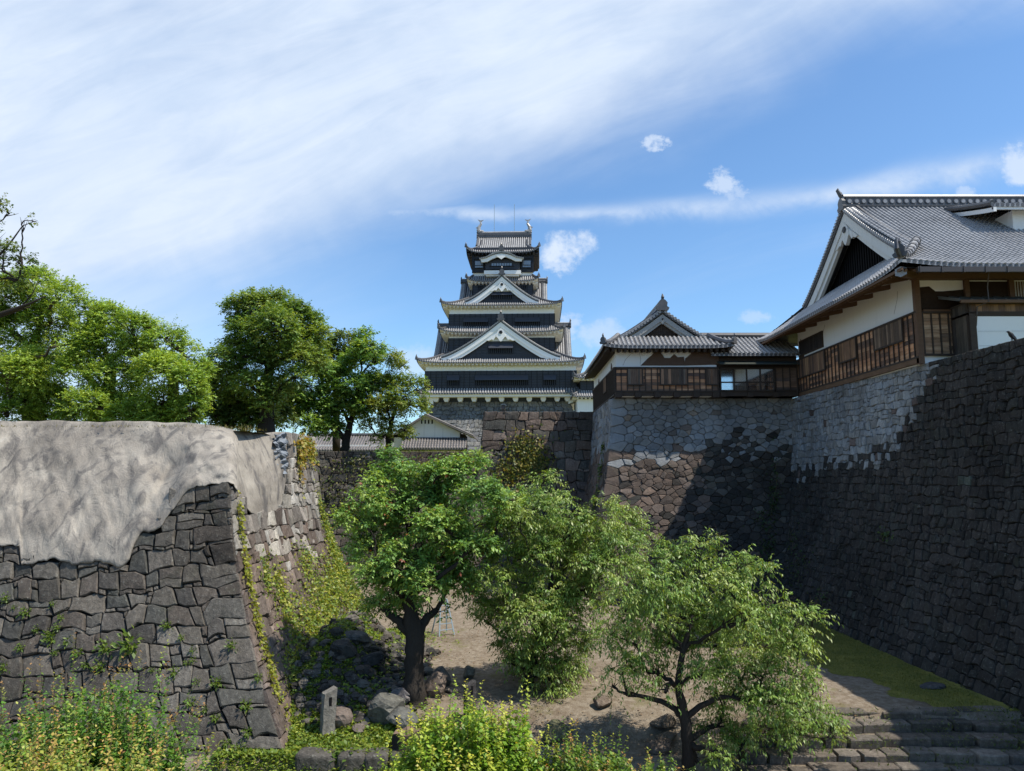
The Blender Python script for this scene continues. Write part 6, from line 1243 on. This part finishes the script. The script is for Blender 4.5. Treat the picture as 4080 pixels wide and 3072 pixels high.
scatter_on(LS, [(15.2, 5.6, .8, 2.6, 620), (15.0, 7.6, 1.4, 2.2, 760), (12.5, 8.3, 2.6, 1.8, 800), (9.5, 9.0, 2.8, 2.0, 900), (6.5, 9.6, 2.6, 2.0, 900), (4.0, 8.0, 1.4, 2.2, 460), (3.4, 10.4, 2.2, 1.6, 700), (13.8, 9.9, 2.4, 1.3, 500), (2.6, 6.6, .8, 1.0, 130), (9.0, 6.8, 2.2, 1.2, 200), (16.3, 9.0, .8, 2.5, 420)], .12, IVY, 65, 'ivy', 'spreading green and yellow creeper covering the lower lit side of the left wall', 'ivy', out=.12, mult=2.0)
scatter_on(TF, [(11.8, 7.0, .5, 3.5, 150), (11.0, 8.5, .8, 1.0, 60), (11.6, 10.5, .8, 1.4, 110)], .15, [(.03, .06, .016), (.05, .08, .02)], 66, 'ivy', 'dark creeper growing up the inner corner of the right walls', 'ivy', out=.12)
scatter_on(RW, [(32, 9.8, 1.6, 1.6, 60), (30, 11.5, 2.5, 1.5, 110), (26, 12.5, 2, 1, 50), (21, 8.6, .7, .4, 40), (33.6, 11, .8, 2, 60)], .14, [(.05, .085, .02), (.07, .11, .025)], 67, 'ivy', 'sparse weeds rooted along the lower courses of the tall dark wall', 'ivy', out=.1)
scatter_on(TL, [(13.6, 3.4, .4, .5, 60), (13.5, 5.2, .4, 1.2, 80), (13.6, 7.5, .5, 2, 140)], .17, [(.06, .10, .02), (.09, .14, .025)], 68, 'ivy', 'fern like green plants in the corner left of the turret wall', 'ivy', out=.1)
def tuft_mesh():
    Rn = np.random.default_rng(5); n = 60; d = unit(Rn.normal(0, 1, (n, 3))+np.array((0, -.8, .35))); p = d*Rn.uniform(.02, .2, (n, 1)); V, F = leaf_geo(p, unit(d+Rn.normal(0, .5, (n, 3))), unit(Rn.normal(0, .6, (n, 3))+np.array((0, -.5, 1))), .1*Rn.uniform(.7, 1.3, n), .05*np.ones(n)); C = np.repeat(np.array([(.11, .18, .025), (.16, .22, .03), (.08, .14, .02)])[Rn.integers(0, 3, n)], 4, 0); return V, F, C
def tufts():
    V, F, C = tuft_mesh(); first = None; R = random.Random(12)
    px = [(30, 2385), (60, 2420), (105, 2440), (215, 2405), (245, 2460), (235, 2500), (150, 2510), (205, 2545), (225, 2600), (310, 2600), (200, 2530), (340, 2650), (405, 2655), (20, 2660), (85, 2580), (725, 2540), (770, 2590), (770, 2630), (745, 2640), (610, 2670), (695, 2680), (790, 2720), (870, 2720), (930, 2570), (815, 2830), (860, 2860), (985, 2810), (985, 2920), (955, 2980), (1030, 2700), (670, 2490), (760, 2800), (900, 2960), (270, 2560)]
    for i, (u, v) in enumerate(px):
        Y = face_y(LF, u, v)-.1
        if first is None: o = rawmesh('wall_weed', V, F, M['leaf'], None, C); first = o
        else: o = first.copy(); COL.objects.link(o)
        o.location = PY(u, v, Y); s = R.uniform(.7, 1.5); o.scale = (s, s, s*R.uniform(.8, 1.4)); o.rotation_euler = (0, R.uniform(-.4, .4), R.uniform(-.5, .5))
        tag(o, 'small green weed tuft rooted in a joint of the dark left wall', 'weed', 'weed tufts in the joints of the dark left wall')
    o = first.copy(); COL.objects.link(o); o.location = PY(525, 2570, face_y(LF, 525, 2570)-.15); o.scale = (3.2, 2.4, 3.4); tag(o, 'largest bright green leafy plant growing out of the dark left wall', 'weed')
    o = first.copy(); COL.objects.link(o); o.location = PY(425, 2580, face_y(LF, 425, 2580)-.15); o.scale = (2.1, 1.6, 1.9); tag(o, 'second largest green plant on the dark left wall, left of the largest one', 'weed')
    for x, u, v, s, l in ((0, 1390, 3000, 2.6, 'broad leaved pale weed in front of the curb stones'),): o = first.copy(); COL.objects.link(o); p = PZ(u, v, -.75); o.location = p; o.scale = (s, s, s); tag(o, l, 'weed')
tufts()
def ground_weeds(name, n, xr, yr, fn, size, pal, seed, hmax, aspect=.7, kind='stuff', up=.5, hz=None):
    Rn = np.random.default_rng(seed); x = Rn.uniform(*xr, n); y = Rn.uniform(*yr, n); m = fn(x, y) > Rn.random(n); x, y = x[m], y[m]; k = len(x); z = (ground_h(x, y) if hz is None else hz(x, y))+Rn.random(k)*hmax
    d = unit(np.stack([Rn.normal(0, 1, k), Rn.normal(0, 1, k), up+Rn.normal(0, .3, k)], 1)); nr = unit(np.array((0, 0, 1.0))+Rn.normal(0, .45, (k, 3))); ln = size*Rn.uniform(.6, 1.4, k); V, F = leaf_geo(np.stack([x, y, z], 1), d, nr, ln, ln*aspect); C = np.repeat(np.array(pal)[Rn.integers(0, len(pal), k)]*Rn.uniform(.75, 1.25, (k, 1)), 4, 0); return tag(rawmesh(name, V, F, M['leaf'], None, C), kind=kind)
def wfn(x, y):
    f = np.exp(-((x+6.6)/1.6)**2)*.55+.95*(y < 26.8)*(x < -2.0)+.5*np.exp(-((x+4.6)/1.2)**2-((y-27.2)/.8)**2)+.6*np.exp(-((x+7.3)/.9)**2)
    return np.clip(f*(.75+.5*hnoise(x*1.1, y*1.1)+.25), 0, 1)
tag(ground_weeds('ground_weeds', 150000, (-9.5, -1.2), (22.5, 40), wfn, .11, [(.10, .17, .025), (.14, .22, .03), (.20, .27, .035), (.27, .31, .045)], 71, .18), 'low green weeds carpeting the ground around the rubble and stone post', 'weeds')
def gfn(x, y): return grass_edge(x, y)*1.0*(x < 17.2)
tag(ground_weeds('grass', 52000, (8, 17.2), (26.8, 42), gfn, .085, [(.13, .15, .03), (.18, .185, .036), (.24, .225, .05), (.11, .14, .03)], 72, .01, .16, up=1.6), 'short mossy grass on the verge along the foot of the tall right wall', 'grass')
def sfn(x, y): return np.clip(.35+.8*hnoise(x*1.6+2, y*2.3), 0, 1)*.8+(x > 16.4)*.8
tag(ground_weeds('grass', 5200, (9.5, 17.6), (23.4, 26.9), sfn, .11, [(.09, .13, .022), (.13, .17, .03), (.06, .09, .02)], 73, .05, .25, up=1.2, hz=lambda x, y: np.interp(y, [23.3, 26.7], [-1.3, -.05])+.03), 'tufts of grass sprouting between the old stone steps', 'grass')
tag(ground_weeds('grass', 9000, (-30, -11), (30.4, 33.5), lambda x, y: .3+0*x, .16, [(.20, .16, .07), (.15, .14, .05), (.11, .12, .04)], 74, .02, .12, up=1.8, hz=lambda x, y: 10.05+0*x), 'dry grass fringe along the top edge of the sheeted wall', 'grass')
tag(ground_weeds('grass', 5200, (-14, -3), (63.2, 66), lambda x, y: np.clip((x+15)/8, .1, 1), .24, [(.15, .20, .035), (.11, .16, .03), (.19, .23, .04)], 75, .03, .14, up=1.8, hz=lambda x, y: 10.1+0*x), 'bright grass strip along the top of the lower terrace wall', 'grass')
def litter():
    Rn = np.random.default_rng(9); n = 16000; x = Rn.uniform(-5.5, 13, n); y = Rn.uniform(24.6, 42, n); m = Rn.random(n) < np.clip(.25+.7*hnoise(x*.8, y*.7), .05, 1); x, y = x[m], y[m]; k = len(x); d = unit(np.stack([Rn.normal(0, 1, k), Rn.normal(0, 1, k), Rn.uniform(0, .4, k)], 1)); ln = .075*Rn.uniform(.4, 1.5, k)
    V, F = leaf_geo(np.stack([x, y, ground_h(x, y)+.03], 1), d, unit(np.array((0, 0, 1.0))+Rn.normal(0, .2, (k, 3))), ln, ln*.6); C = np.repeat(np.array([(.20, .10, .05), (.26, .17, .09), (.14, .085, .05), (.3, .24, .15), (.22, .21, .19), (.30, .29, .27), (.13, .125, .115)])[Rn.integers(0, 7, k)], 4, 0); tag(rawmesh('leaf_litter', V, F, M['leaf'], None, C), 'scattered dry brown leaves on the gravel under the courtyard trees', 'leaf litter', kind='stuff')
litter()
